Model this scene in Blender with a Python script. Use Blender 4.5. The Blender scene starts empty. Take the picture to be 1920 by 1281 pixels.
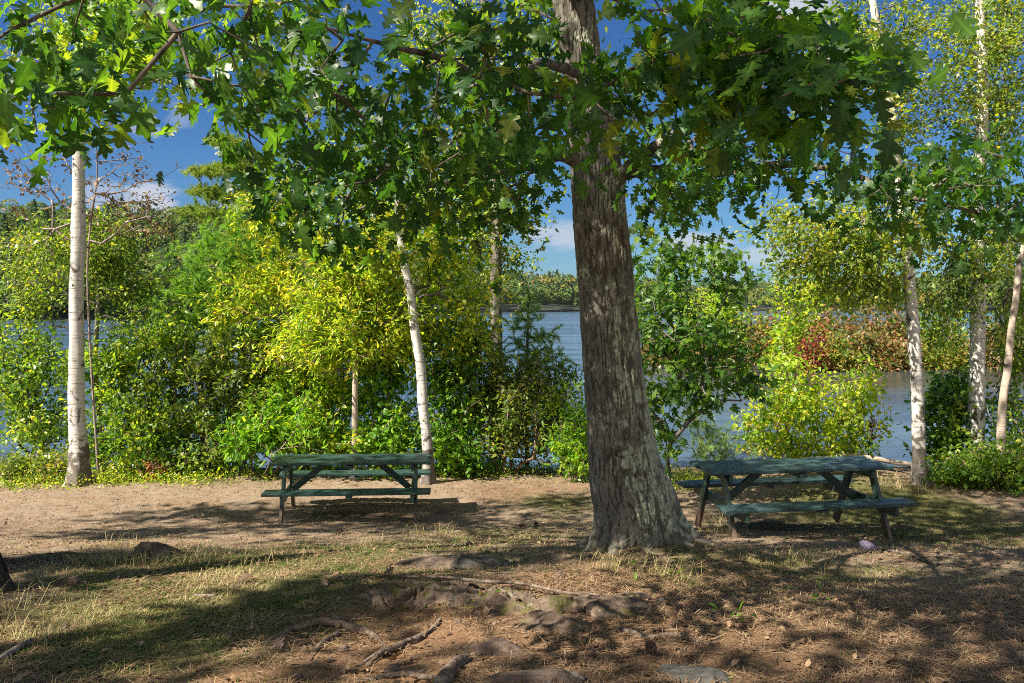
import bpy, bmesh, math, random
import numpy as np
from mathutils import Vector, Matrix, noise as mnoise

C = bpy.context.scene.collection
F_PX, CX, HZ, ZC = 1507.0, 960.0, 575.0, 4.0        # focal length in photo pixels, centre column, horizon row, eye height over the lake
rng = np.random.default_rng(11)
random.seed(4)
SUN_AZ_LEFT, SUN_EL = 122.0, 46.0

# ------------------------------------------------------------------ helpers
def P(px, py, Y):
    return np.array([(px - CX) / F_PX * Y, Y, ZC - (py - HZ) / F_PX * Y])

def _h(i, j, k, s):
    n = (i.astype(np.int64) * 374761393 + j.astype(np.int64) * 668265263 + k.astype(np.int64) * 2147483647 + s * 974634777) & 0xffffffff
    n = ((n ^ (n >> 13)) * 1274126177) & 0xffffffff
    n = ((n ^ (n >> 15)) * 2246822519) & 0xffffffff
    return ((n ^ (n >> 16)) & 0xffff) / 65535.0

def vnoise(p, s=0):
    p = np.asarray(p, float); f = np.floor(p); t = p - f; t = t * t * t * (t * (t * 6 - 15) + 10)
    i, j, k = (f[..., a].astype(np.int64) for a in range(3))
    x, y, z = t[..., 0], t[..., 1], t[..., 2]
    def L(a, b, w): return a + (b - a) * w
    return L(L(L(_h(i, j, k, s), _h(i+1, j, k, s), x), L(_h(i, j+1, k, s), _h(i+1, j+1, k, s), x), y),
             L(L(_h(i, j, k+1, s), _h(i+1, j, k+1, s), x), L(_h(i, j+1, k+1, s), _h(i+1, j+1, k+1, s), x), y), z)

def fbm(p, o=4, s=0, g=.5):
    a, v, t = 1.0, 0.0, 0.0
    p = np.asarray(p, float)
    for q in range(o):
        v = v + a * vnoise(p, s + q); t += a; a *= g; p = p * 2.03 + 17.1
    return v / t

def norm(v): return v / np.maximum(np.linalg.norm(v, axis=-1, keepdims=True), 1e-9)
def sstep(a, b, x):
    t = np.clip((x - a) / (b - a), 0, 1); return t * t * (3 - 2 * t)

GY = [-40, -5, 0, 3.4, 5, 6.5, 8, 9.2, 11, 13, 15, 15.8, 17, 18.5, 26, 45, 400]
GZ = [3.4, 2.7, 2.55, 2.4, 2.2, 1.97, 1.62, 1.35, 1.06, 1.0, .95, .84, .35, -.25, -1.4, -2.5, -8]
def gh0(x, y):
    x = np.asarray(x, float); y = np.asarray(y, float)
    z = np.interp(y, GY, GZ)
    z = z + .24 * np.exp(-((x - 5.4) / 1.9) ** 2 - ((y - 13.7) / 1.7) ** 2)
    z = z + .10 * np.exp(-((x + 7) / 3) ** 2 - ((y - 13) / 1.5) ** 2)
    z = z + .12 * np.exp(-((x - 1.15) / .8) ** 2 - ((y - 6.4) / .8) ** 2)          # raised soil round the oak
    z = z + .10 * np.exp(-((x - .0) / 1.1) ** 2 - ((y - 5.3) / .5) ** 2)           # hump carrying the ledge
    z = z - .06 * np.exp(-((x + .5) / .7) ** 2 - ((y - 4.2) / .5) ** 2)
    return z
def gh(x, y):
    x = np.asarray(x, float); y = np.asarray(y, float)
    q = np.stack([x, y, x * 0], -1)
    near = sstep(19, 15, y)
    return gh0(x, y) + near * ((fbm(q * .9, 3, 5) - .5) * .10 + (fbm(q * 4.5, 3, 9) - .5) * .03)
def G(px, py):                                        # where the ray through a photo point meets the ground
    Y = np.linspace(2.6, 17, 1500)
    X = (px - CX) / F_PX * Y; Z = ZC - (py - HZ) / F_PX * Y
    hit = Z <= gh0(X, Y); k = np.argmax(hit) if hit.any() else np.argmin(np.where(Y > 12, Z - gh0(X, Y), 99))
    return np.array([X[k], Y[k], float(gh(X[k], Y[k]))])

# ------------------------------------------------------------------ mesh building
class MB:
    def __init__(s): s.V, s.F, s.T, s.n = [], [], [], 0
    def add(s, V, F, tint=None):
        V = np.asarray(V, float).reshape(-1, 3); F = np.asarray(F, np.int64)
        s.V.append(V); s.F.append(F + s.n); s.n += len(V)
        s.T.append(np.full(len(F), .5) if tint is None else np.asarray(tint, float))
        return s
    def build(s, name, mat, parent=None, smooth=False, origin=None, vattr=None):
        me = bpy.data.meshes.new(name)
        V = np.concatenate(s.V) if s.V else np.zeros((0, 3))
        o = np.zeros(3)
        if parent is not None: o = np.array(parent.location)
        elif origin is not None: o = np.asarray(origin, float)
        V = V - o
        me.vertices.add(len(V)); me.vertices.foreach_set('co', V.astype(np.float32).ravel())
        loops = np.concatenate([f.ravel() for f in s.F]); tot = np.concatenate([np.full(len(f), f.shape[1]) for f in s.F])
        me.loops.add(len(loops)); me.loops.foreach_set('vertex_index', loops.astype(np.int32))
        st = np.concatenate([[0], np.cumsum(tot)[:-1]])
        me.polygons.add(len(tot)); me.polygons.foreach_set('loop_start', st.astype(np.int32))
        me.update(calc_edges=True)
        if smooth: me.polygons.foreach_set('use_smooth', np.ones(len(tot), bool))
        a = me.attributes.new('tint', 'FLOAT', 'FACE'); a.data.foreach_set('value', np.concatenate(s.T).astype(np.float32))
        for k, v in (vattr or {}).items():
            a = me.attributes.new(k, 'FLOAT', 'POINT'); a.data.foreach_set('value', np.asarray(v, np.float32))
        me.materials.append(mat)
        ob = bpy.data.objects.new(name, me); C.objects.link(ob)
        if parent is not None: ob.parent = parent
        elif origin is not None: ob.location = tuple(o)
        return ob

def tag(o, label=None, cat=None, group=None, kind=None):
    if label: o['label'] = label
    if cat: o['category'] = cat
    if group: o['group'] = group
    if kind: o['kind'] = kind
    return o
def thing(name, label, cat, loc, group=None):
    o = bpy.data.objects.new(name, None); C.objects.link(o); o.location = tuple(float(v) for v in loc)
    o.empty_display_size = .2
    return tag(o, label, cat, group)

def spline(pts, step):
    """pts rows (x,y,z,r): Catmull-Rom resampled about every `step` metres"""
    pts = np.asarray(pts, float)
    e = np.vstack([2 * pts[0] - pts[1], pts, 2 * pts[-1] - pts[-2]])
    out = []
    for i in range(len(pts) - 1):
        p0, p1, p2, p3 = e[i:i + 4]
        n = max(1, int(np.linalg.norm((p2 - p1)[:3]) / step))
        t = np.linspace(0, 1, n, endpoint=False)[:, None]
        out.append(.5 * (2 * p1 + (p2 - p0) * t + (2 * p0 - 5 * p1 + 4 * p2 - p3) * t**2 + (3 * p1 - p0 - 3 * p2 + p3) * t**3))
    out.append(pts[-1:]); o = np.vstack(out); o[:, 3] = np.maximum(o[:, 3], .002)
    return o

def frames(path):
    d = norm(np.gradient(path, axis=0))
    a = np.zeros_like(d); ref = np.array([1., 0, 0]) if abs(d[0, 0]) < .8 else np.array([0, 0, 1.])
    for i in range(len(d)):
        ref = ref - d[i] * ref.dot(d[i]); ref /= np.linalg.norm(ref); a[i] = ref
    return d, a, np.cross(d, a)

def sweep(pr, segs, rad=None, cap=True):
    """pr rows (x,y,z,r); rad(theta, i, centre, r) -> radii"""
    path, r = pr[:, :3], pr[:, 3]; d, a, b = frames(path)
    th = np.linspace(0, 2 * np.pi, segs, endpoint=False)
    M = len(path)
    dirv = a[:, None] * np.cos(th)[None, :, None] + b[:, None] * np.sin(th)[None, :, None]
    R = np.repeat(r[:, None], segs, 1)
    if rad is not None: R = rad(dirv, path, R)
    V = path[:, None] + dirv * R[..., None]
    i = np.arange(M - 1)[:, None] * segs; j = np.arange(segs)[None]; j2 = (j + 1) % segs
    Fq = np.stack([i + j, i + j2, i + segs + j2, i + segs + j], -1).reshape(-1, 4)
    V = V.reshape(-1, 3)
    tri = np.zeros((0, 3), int)
    if cap:
        V = np.vstack([V, path[:1], path[-1:]]); n = M * segs
        jj = np.arange(segs); t0 = np.stack([np.full(segs, n), (jj + 1) % segs, jj], -1)
        t1 = np.stack([np.full(segs, n + 1), (M - 1) * segs + jj, (M - 1) * segs + (jj + 1) % segs], -1)
        tri = np.vstack([t0, t1])
    return V, Fq, tri
def add_sweep(mb, pr, segs, rad=None, cap=True):
    V, Fq, tri = sweep(pr, segs, rad, cap); n = mb.n
    mb.V.append(V); mb.n += len(V); mb.F.append(Fq + n); mb.T.append(np.full(len(Fq), .5))
    if len(tri): mb.F.append(tri + n); mb.T.append(np.full(len(tri), .5))

def tubes(mb, p0, p1, r0, r1, n=5):
    d = norm(p1 - p0); ref = np.where(np.abs(d[:, 2:3]) < .9, [[0, 0, 1.]], [[1., 0, 0]])
    a = norm(np.cross(d, ref)); b = np.cross(d, a)
    th = np.linspace(0, 2 * np.pi, n, endpoint=False)
    u = a[:, None] * np.cos(th)[None, :, None] + b[:, None] * np.sin(th)[None, :, None]
    e = d * np.minimum(r0, r1)[:, None] * .5
    V = np.concatenate([(p0 - e)[:, None] + u * r0[:, None, None], (p1 + e)[:, None] + u * r1[:, None, None]], 1)
    N = len(p0); base = np.arange(N)[:, None] * (2 * n); j = np.arange(n)[None]; j2 = (j + 1) % n
    Fq = np.stack([base + j, base + j2, base + n + j2, base + n + j], -1).reshape(-1, 4)
    mb.add(V, Fq)

# leaf templates: x across, y along, z off the blade
def tpl_diamond():
    return np.array([[0, 0, 0], [.30, .42, .07], [0, 1, -.06], [-.30, .42, .07]]), np.array([[0, 1, 2], [0, 2, 3]])
def tpl_ovate(w=.27):
    V = [[0, 0, 0], [0, .48, .0], [0, 1, -.16]]
    for s in (1, -1): V += [[s * w * .95, .24, .05], [s * w, .58, .02]]
    return np.array(V, float), np.array([[0, 3, 1], [1, 3, 4], [1, 4, 2], [0, 1, 5], [1, 6, 5], [1, 2, 6]])
def tpl_oak(curl=.22, fold=.12):
    half = [(.015, .0), (.06, .10), (.22, .16), (.30, .27), (.20, .31), (.10, .33), (.26, .42), (.44, .52), (.43, .62), (.30, .61), (.13, .60), (.22, .70), (.34, .80), (.28, .86), (.12, .82), (.11, .90), (.0, 1.0)]
    mid = [max(0, min(1, l - .35 * x)) for x, l in half]
    mid = np.maximum.accumulate(np.array(mid)); mid[-1] = 1
    V, Fs = [], []
    def z(x, l): return fold * abs(x) - curl * l * l + .03 * math.sin(9 * l) * (abs(x) * 2)
    for l in mid: V.append((0, l, z(0, l)))
    n = len(half)
    for s in (1, -1):
        o = len(V)
        for x, l in half: V.append((s * x, l, z(x, l)))
        for i in range(n - 1):
            q = [(i, i + 1, o + i + 1), (i, o + i + 1, o + i)]
            for t in q: Fs.append(t if s < 0 else t[::-1])
    # petiole
    o = len(V); V += [(-.012, -.16, .0), (.012, -.16, .0)]; Fs.append((0, o, o + 1))
    return np.array(V, float), np.array(Fs)
def tpl_maple5():
    pts = [(0, 0), (.22, .02), (.42, .20), (.27, .32), (.48, .62), (.22, .58), (.0, 1.0)]
    V = [(0, .34, .03)] + [(x, l, -.10 * (x * x + (l - .3) ** 2) * 2) for x, l in pts] + [(-x, l, -.10 * (x * x + (l - .3) ** 2) * 2) for x, l in pts[1:-1]]
    idx = list(range(1, 8)) + list(range(12, 7, -1))
    return np.array(V, float), np.array([(0, idx[i], idx[(i + 1) % 12]) for i in range(12)])
TPL = dict(diamond=tpl_diamond(), ovate=tpl_ovate(), slim=tpl_ovate(.15), oak=tpl_oak(), oak2=tpl_oak(.42, .2), maple=tpl_maple5())

def leaves(mb, cen, dirs, n, spread, size, tpl='diamond', up=.7, droop=.35, back=.25, tint_c=.20, tint_l=.16, tbase=.5, flat=1.0, r=rng):
    """n leaves round each twig end: they sit along the last `back` metres and stray by `spread`"""
    N = len(cen) * n
    c = np.repeat(cen, n, 0); d = np.repeat(dirs, n, 0)
    off = r.normal(size=(N, 3)) * spread * np.array([1, 1, flat])
    pos = c - d * r.random((N, 1)) * back + off
    ax = norm(d * .55 + norm(off) * .7 + r.normal(size=(N, 3)) * .45 + np.array([0, 0, -droop]))
    nn = norm(r.normal(size=(N, 3)) * .55 + np.array([0, 0, up]))
    side = norm(np.cross(ax, nn)); nn = np.cross(side, ax)
    sz = size * (.5 + .8 * r.random((N, 1)))
    V0, F0 = TPL[tpl]
    Q = V0[None] * sz[:, None]
    kz = r.normal(size=(N, 1)) * 1.1 + 1.1; kw = .72 + .45 * r.random((N, 1)); tw = r.normal(size=(N, 1)) * .55
    qx = Q[..., 0] * kw; qz = Q[..., 2] * kz + qx * Q[..., 1] / sz * tw; Q = np.stack([qx, Q[..., 1], qz], -1)
    V = pos[:, None] + Q[..., 0:1] * side[:, None] + Q[..., 1:2] * ax[:, None] + Q[..., 2:3] * nn[:, None]
    Fx = (F0[None] + (np.arange(N) * len(V0))[:, None, None]).reshape(-1, F0.shape[1])
    t = np.clip(tbase + np.repeat(r.normal(size=len(cen)) * tint_c, n) + r.normal(size=N) * tint_l, 0, 1)
    mb.add(V.reshape(-1, 3), Fx, np.repeat(t, len(F0)))

def needles(mb, cen, dirs, n, ln, w, r=rng, tint=.15, spread=.9):
    N = len(cen) * n
    c = np.repeat(cen, n, 0); d = np.repeat(dirs, n, 0)
    ax = norm(d * .8 + r.normal(size=(N, 3)) * spread * .6)
    pos = c - d * r.random((N, 1)) * ln * 1.6
    sd = norm(np.cross(ax, r.normal(size=(N, 3)))) * w
    L = ln * (.6 + .5 * r.random((N, 1)))
    V = np.stack([pos - sd, pos + sd, pos + ax * L], 1)
    Fx = np.arange(N * 3).reshape(-1, 3)
    t = np.clip(.5 + np.repeat(r.normal(size=len(cen)) * tint, n) + r.normal(size=N) * .12, 0, 1)
    mb.add(V.reshape(-1, 3), Fx, t)

def grow(start, plen, attr, alpha=.4, step=.18, jit=.10, sag=0.0, r=rng):
    """ties every attraction point to the nearest cheap node of the skeleton; returns nodes, parents, tips"""
    m = len(start); cap = m + len(attr) * 14 + 10
    X = np.zeros((cap, 3)); Lp = np.zeros(cap); par = np.full(cap, -1); X[:m] = start; Lp[:m] = plen; n = m
    dmin = np.min(np.linalg.norm(attr[:, None] - start[None], axis=2) + np.asarray(plen)[None] * alpha, 1)
    tips = []
    for q in np.argsort(dmin):
        a = attr[q]; dist = np.linalg.norm(X[:n] - a, axis=1)
        j = int(np.argmin(dist + alpha * Lp[:n])); D = dist[j]
        k = int(np.clip(D / step, 1, 13)); off = r.normal(size=3) * jit * D; off[2] += sag * D
        prev = j; b = X[j]
        for i in range(1, k + 1):
            t = i / k
            X[n] = b + (a - b) * t + off * math.sin(math.pi * t) + (r.normal(size=3) * .02 * D if i < k else 0)
            Lp[n] = Lp[j] + D * t; par[n] = prev; prev = n; n += 1
        tips.append(prev)
    return X[:n], par[:n], np.array(tips), m
def pipe(X, par, tips, m, r_tip, r_max, ex=.45):
    cnt = np.zeros(len(X)); cnt[tips] = 1
    for i in range(len(X) - 1, m - 1, -1):
        if par[i] >= 0: cnt[par[i]] += cnt[i]
    return np.minimum(r_tip * np.maximum(cnt, 1) ** ex, r_max)
def roots_of(par, m):
    rt = np.arange(len(par))
    for i in range(m, len(par)): rt[i] = rt[par[i]]
    return rt
def twig_mesh(mb, X, par, m, rad, n=5, sel=None):
    i = np.arange(m, len(X))
    if sel is not None: i = i[sel[m:]]
    j = par[i]
    rj = np.where(j < m, rad[i], np.minimum(rad[j], rad[i] * 1.5))
    tubes(mb, X[j], X[i], rj, rad[i], n)
def tip_dirs(X, par, tips): return norm(X[tips] - X[par[tips]] + rng.normal(size=(len(tips), 3)) * .01)

def blob_points(blobs):
    """blobs: (px, py, Y, rx_px, ry_px, rY_m, n)"""
    out = []
    for px, py, Y, rx, ry, rY, n in blobs:
        u = rng.normal(size=(n * 2, 3)) * .62; ul = np.linalg.norm(u, axis=1, keepdims=True); u = u / np.maximum(ul, 1e-6) * np.minimum(ul, 1.75)
        yy = Y + u[:, 1] * rY
        pp = np.stack([(px + u[:, 0] * rx - CX) / F_PX * yy, yy, -(py + u[:, 2] * ry - HZ) / F_PX * yy], 1)
        o_ = np.argsort(fbm(pp * (3.4 if Y < 30 else .7), 2, 37) - .06 * np.linalg.norm(u, axis=1) + .28 * rng.random(n * 2))[::-1][:n]      # clumps with gaps between
        u = u[o_]; yy = yy[o_]
        out.append(np.stack([((px + u[:, 0] * rx) - CX) / F_PX * yy, yy, ZC - ((py + u[:, 2] * ry) - HZ) / F_PX * yy], 1))
    return np.vstack(out)

# ------------------------------------------------------------------ materials
def newmat(name):
    m = bpy.data.materials.new(name); m.use_nodes = True; nt = m.node_tree; nt.nodes.clear()
    out = nt.nodes.new('ShaderNodeOutputMaterial'); return m, nt, out
class N:
    def __init__(s, nt): s.nt = nt
    def __call__(s, typ, ins=None, **kw):
        n = s.nt.nodes.new('ShaderNode' + typ)
        for k, v in kw.items(): setattr(n, k, v)
        for k, v in (ins or {}).items():
            sock = n.inputs[k]
            if isinstance(v, bpy.types.NodeSocket): s.nt.links.new(v, sock)
            else: sock.default_value = v
        return n
    def ramp(s, fac, stops, interp='LINEAR'):
        n = s.nt.nodes.new('ShaderNodeValToRGB'); e = n.color_ramp.elements; n.color_ramp.interpolation = interp
        while len(e) < len(stops): e.new(.5)
        for q, (p, c) in zip(e, stops):
            q.position = p; q.color = (*c, 1) if len(c) == 3 else c
        s.nt.links.new(fac, n.inputs[0]); return n.outputs[0]
    def mix(s, f, a, b, mode='MIX'):
        n = s.nt.nodes.new('ShaderNodeMix'); n.data_type = 'RGBA'; n.blend_type = mode
        for k, v in ((0, f), (6, a), (7, b)):
            if isinstance(v, bpy.types.NodeSocket): s.nt.links.new(v, n.inputs[k])
            else: n.inputs[k].default_value = v if k == 0 else ((*v, 1) if len(v) == 3 else v)
        return n.outputs[2]
    def math(s, op, a, b=0.0, c=None, clamp=False):
        n = s.nt.nodes.new('ShaderNodeMath'); n.operation = op; n.use_clamp = clamp
        for k, v in enumerate((a, b) + ((c,) if c is not None else ())):
            if isinstance(v, bpy.types.NodeSocket): s.nt.links.new(v, n.inputs[k])
            else: n.inputs[k].default_value = v
        return n.outputs[0]
    def mapr(s, v, a, b, c=0., d=1.):
        n = s('MapRange', {0: v, 1: a, 2: b, 3: c, 4: d}); n.interpolation_type = 'SMOOTHSTEP'; return n.outputs[0]
    def noise(s, vec, scale, detail=4, rough=.55, dist=0.):
        return s('TexNoise', {'Vector': vec, 'Scale': scale, 'Detail': detail, 'Roughness': rough, 'Distortion': dist}).outputs[0]
    def scaled(s, vec, sc):
        return s('Mapping', {'Vector': vec, 'Scale': sc}).outputs[0]

def leaf_mat(name, stops, transl=.45, rough=.40, yellow=(1.5, 1.45, .45), spec=.5, veins=False):
    m, nt, out = newmat(name); n = N(nt)
    t = n('Attribute', attribute_name='tint').outputs['Fac']
    col = n.ramp(t, stops)
    oi = n('TexCoord').outputs['Object']
    col = n.mix(.35, col, n.mix(n.noise(oi, 30, 2), (.55, .55, .5), (1.4, 1.4, 1.4)), 'MULTIPLY')
    if veins:                                          # pale midrib and side veins, a few brown spots
        ac = n('Attribute', attribute_name='across').outputs['Fac']; al = n('Attribute', attribute_name='along').outputs['Fac']
        rib = n.mapr(ac, .055, .015); sd = n.math('SINE', n.math('MULTIPLY', n.math('SUBTRACT', n.math('MULTIPLY', al, 6.5), n.math('MULTIPLY', ac, 6.)), 6.283))
        rib = n.math('MAXIMUM', rib, n.mapr(sd, .80, .99, 0, .55))
        col = n.mix(n.math('MULTIPLY', rib, .6), col, n.mix(1., col, (1.9, 1.7, 1.6, 1), 'MULTIPLY'))
        col = n.mix(n.mapr(n.noise(oi, 24, 5, .7), .66, .72, 0, .8), col, (.13, .075, .03, 1))
    p = n('BsdfPrincipled', {'Base Color': col, 'Roughness': rough, 'Specular IOR Level': spec})
    tr = n('BsdfTranslucent', {'Color': n.mix(1.0, col, (*yellow, 1), 'MULTIPLY')})
    mx = n('MixShader', {0: transl, 1: p.outputs[0], 2: tr.outputs[0]})
    nt.links.new(mx.outputs[0], out.inputs[0]); return m

L_OAK = leaf_mat('oak_leaf', [(0, (0.016, 0.054, 0.014)), (0.45, (0.036, 0.108, 0.019)), (0.85, (0.086, 0.187, 0.022)), (1, (0.144, 0.194, 0.025))], .62, .40, (1.7, 1.55, .45), veins=True)
L_OAKM = leaf_mat('young_oak_leaf', [(0, (.035, .10, .02)), (.5, (.08, .18, .028)), (1, (.20, .30, .035))], .55, .42)
L_OAKB = leaf_mat('oak_leaf_sunlit', [(0, (0.06, 0.16, 0.025)), (0.5, (0.15, 0.29, 0.03)), (1, (0.34, 0.4, 0.04))], .52, veins=True)  # lit copy of the oak leaf: sunlight on the rear sprays put into its colour
L_BIRCH = leaf_mat('birch_leaf', [(0, (0.06, 0.13, 0.027)), (0.45, (0.18, 0.28, 0.04)), (0.8, (0.33, 0.4, 0.05)), (1, (0.52, 0.47, 0.055))], .58)
L_YEL = leaf_mat('yellow_green_leaf', [(0, (0.1, 0.22, 0.025)), (0.4, (0.28, 0.44, 0.035)), (0.75, (0.5, 0.59, 0.05)), (1, (0.68, 0.55, 0.075))], .58)
L_GREEN = leaf_mat('shrub_leaf', [(0, (0.056, 0.133, 0.025)), (0.5, (0.168, 0.295, 0.035)), (0.85, (0.349, 0.448, 0.049)), (1, (0.56, 0.504, 0.084))], .58)
L_LUSH = leaf_mat('lush_leaf', [(0, (0.067, 0.179, 0.022)), (0.5, (0.179, 0.37, 0.034)), (1, (0.426, 0.515, 0.039))], .58)
L_OLIVE = leaf_mat('olive_leaf', [(0, (0.06, 0.11, 0.025)), (0.5, (0.18, 0.27, 0.045)), (0.8, (0.31, 0.35, 0.06)), (1, (0.42, 0.3, 0.08))], .58)
L_RUST = leaf_mat('rust_leaf', [(0, (0.1, 0.13, 0.035)), (0.35, (0.21, 0.19, 0.06)), (0.7, (0.34, 0.19, 0.08)), (1, (0.38, 0.13, 0.07))], .4)
L_RED = leaf_mat('red_leaf', [(0, (0.16, 0.07, 0.04)), (0.6, (0.32, 0.08, 0.05)), (1, (0.42, 0.11, 0.05))], .35)
L_PINE = leaf_mat('pine_needle', [(0, (.09, .20, .03)), (.5, (.21, .40, .045)), (1, (.42, .56, .07))], .45, .5, (1.3, 1.4, .5))
L_PINE2 = leaf_mat('old_pine_needle', [(0, (0.08, 0.15, 0.025)), (0.5, (0.2, 0.3, 0.035)), (1, (0.38, 0.42, 0.05))], .4, .5, (1.3, 1.3, .5))
L_PINE3 = leaf_mat('pale_pine_needle', [(0, (0.1, 0.2, 0.06)), (0.5, (0.24, 0.38, 0.11)), (1, (0.42, 0.54, 0.15))], .35, .5, (1.2, 1.2, .7))
L_FAR = leaf_mat('far_forest', [(0, (.025, .055, .028)), (.3, (.055, .10, .028)), (.55, (.10, .145, .035)), (.8, (.17, .19, .04)), (.96, (.27, .23, .04)), (1, (.28, .17, .05))], .25, .7, (1.2, 1.2, .6), .1)
L_DRYL = leaf_mat('dead_leaf', [(0, (0.09, 0.055, 0.035)), (0.5, (0.2, 0.12, 0.065)), (1, (0.36, 0.24, 0.13))], .25, .6, (1.2, 1., .6))

def bark_mat(name, dark, light, rings=False, lichen=0., sc=1., bump=.6, zs=1.6):
    m, nt, out = newmat(name); n = N(nt)
    co = n('TexCoord').outputs['Object']
    v = n.noise(n.scaled(co, (9 * sc, 9 * sc, zs * sc)), 2.2, 6, .62, .6)
    f = n.noise(co, 40 * sc, 5, .65)
    col = n.mix(n.mapr(v, .32, .68), (*dark, 1), (*light, 1))
    col = n.mix(.45, col, n.mix(f, (.35, .35, .35, 1), (1.6, 1.6, 1.6, 1)), 'MULTIPLY')
    if lichen:
        a = n.noise(n.scaled(co, (1, 1, .75)), 3.4, 7, .66, .4); b = n.noise(co, 22, 4, .6)
        k = n.math('MULTIPLY', n.mapr(a, .60 - lichen * .12, .66 - lichen * .12), n.mapr(b, .38, .58))
        col = n.mix(k, col, n.mix(n.noise(co, 60, 3), (.20, .23, .16, 1), (.40, .43, .32, 1)))
        d = n.noise(n.scaled(co, (1, 1, .6)), 2.6, 6, .65)
        col = n.mix(n.mapr(d, .58, .68, 0, .75), col, (.025, .022, .018, 1))
    h = n.math('ADD', n.math('MULTIPLY', v, 1.), n.math('MULTIPLY', f, .35))
    bp = n('Bump', {'Height': h, 'Strength': bump, 'Distance': .02})
    p = n('BsdfPrincipled', {'Base Color': col, 'Roughness': .9, 'Specular IOR Level': .15, 'Normal': bp.outputs[0]})
    nt.links.new(p.outputs[0], out.inputs[0]); return m

def oak_bark():
    m, nt, out = newmat('oak_bark'); n = N(nt)
    co = n('TexCoord').outputs['Object']; fur = n('Attribute', attribute_name='furrow').outputs['Fac']; lc = n('Attribute', attribute_name='lichen').outputs['Fac']
    f = n.noise(co, 45, 6, .68); v = n.noise(n.scaled(co, (14, 14, 2.5)), 2.0, 5, .6, .4)
    big = n.noise(co, 2.2, 5, .6)
    plate = n.mix(big, (.12, .112, .092, 1), (.235, .222, .185, 1))
    plate = n.mix(.6, plate, n.mix(v, (.45, .42, .4, 1), (1.45, 1.42, 1.4, 1)), 'MULTIPLY')
    plate = n.mix(.5, plate, n.mix(f, (.4, .4, .4, 1), (1.55, 1.55, 1.55, 1)), 'MULTIPLY')
    a = n.noise(n.scaled(co, (1, 1, .8)), 3.6, 8, .7, .5); b = n.noise(co, 26, 5, .65)
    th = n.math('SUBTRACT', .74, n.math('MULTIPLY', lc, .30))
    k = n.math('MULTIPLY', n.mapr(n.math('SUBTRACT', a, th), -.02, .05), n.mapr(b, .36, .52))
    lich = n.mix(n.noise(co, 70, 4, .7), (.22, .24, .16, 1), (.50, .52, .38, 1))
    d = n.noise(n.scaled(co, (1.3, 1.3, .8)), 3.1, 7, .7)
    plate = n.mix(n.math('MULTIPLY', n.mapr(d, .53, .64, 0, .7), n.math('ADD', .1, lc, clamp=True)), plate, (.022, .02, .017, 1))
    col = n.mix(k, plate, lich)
    col = n.mix(n.mapr(fur, .7, .1, 0, .68), col, (.045, .034, .027, 1))
    h = n.math('ADD', n.math('MULTIPLY', f, .5), v)
    bp = n('Bump', {'Height': h, 'Strength': .7, 'Distance': .012})
    p = n('BsdfPrincipled', {'Base Color': col, 'Roughness': .92, 'Specular IOR Level': .12, 'Normal': bp.outputs[0]})
    nt.links.new(p.outputs[0], out.inputs[0]); return m

def birch_bark(name, base_h, white=(.56, .53, .49), dirty=.3, log=False):
    """object coordinates start at the foot of the trunk"""
    m, nt, out = newmat(name); n = N(nt)
    co = n('TexCoord').outputs['Object']; z = n('SeparateXYZ', {0: co}).outputs[2]
    a = n.noise(n.scaled(co, (3, 3, 55)), 1.3, 4, .6)                 # lenticels: thin dark dashes across
    b = n.noise(n.scaled(co, (5, 5, 4)), 1.1, 5, .62, .5)             # blotches and branch scars
    c = n.noise(n.scaled(co, (1.5, 1.5, 14)), 2.2, 5, .6)
    col = n.mix(c, tuple(q * .74 for q in white) + (1,), tuple(min(1, q * 1.14) for q in white) + (1,))
    col = n.mix(n.mapr(n.noise(co, 3, 4), .5, .75, 0, .3), col, (.42, .31, .22, 1))
    col = n.mix(n.mapr(a, .585, .65, 0, .85), col, (.05, .04, .035, 1))
    low = 0.0 if log else n.mapr(z, base_h, .05, 0, .20)
    th = n.math('SUBTRACT', .615 - dirty * .10, low)
    col = n.mix(n.mapr(n.math('SUBTRACT', b, th), -.02, .07, 0, .92), col, (.06, .048, .038, 1))
    if not log: col = n.mix(n.math('MULTIPLY', n.mapr(z, base_h * .7, 0., 0, 1.), n.mapr(n.noise(co, 7, 6, .7), .36, .60, .15, .9)), col, n.mix(n.noise(co, 24, 5), (.06, .048, .038, 1), (.24, .20, .16, 1)))
    bp = n('Bump', {'Height': n.math('ADD', c, n.math('MULTIPLY', a, -.6)), 'Strength': .5, 'Distance': .01})
    p = n('BsdfPrincipled', {'Base Color': col, 'Roughness': .75, 'Specular IOR Level': .2, 'Normal': bp.outputs[0]})
    nt.links.new(p.outputs[0], out.inputs[0]); return m

B_OAK = oak_bark()
B_TWIG = bark_mat('twig_bark', (.05, .04, .032), (.17, .14, .115), bump=.3)
B_GREY = bark_mat('grey_bark', (.06, .05, .04), (.20, .17, .14), lichen=.5)
B_DARK = bark_mat('dark_bark', (.022, .018, .015), (.09, .075, .06), lichen=.15)
B_BROWN = bark_mat('brown_bark', (.09, .06, .04), (.28, .21, .16), bump=.4)
B_DEAD = bark_mat('dead_branch_bark', (.12, .085, .075), (.36, .29, .26), bump=.3)
B_ROOT = bark_mat('root_bark', (.06, .042, .032), (.25, .185, .14), sc=1.2, zs=9)
B_BIRCH = birch_bark('birch_bark', 1.2)
B_BIRCH2 = birch_bark('birch_bark_worn', 1.5, (.56, .52, .47), .42)
B_BIRCH3 = birch_bark('birch_bark_pinkish', 1.0, (.42, .34, .27), .3)
B_LOG = birch_bark('birch_log_bark', 1., (.42, .34, .27), .3, True)

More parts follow.
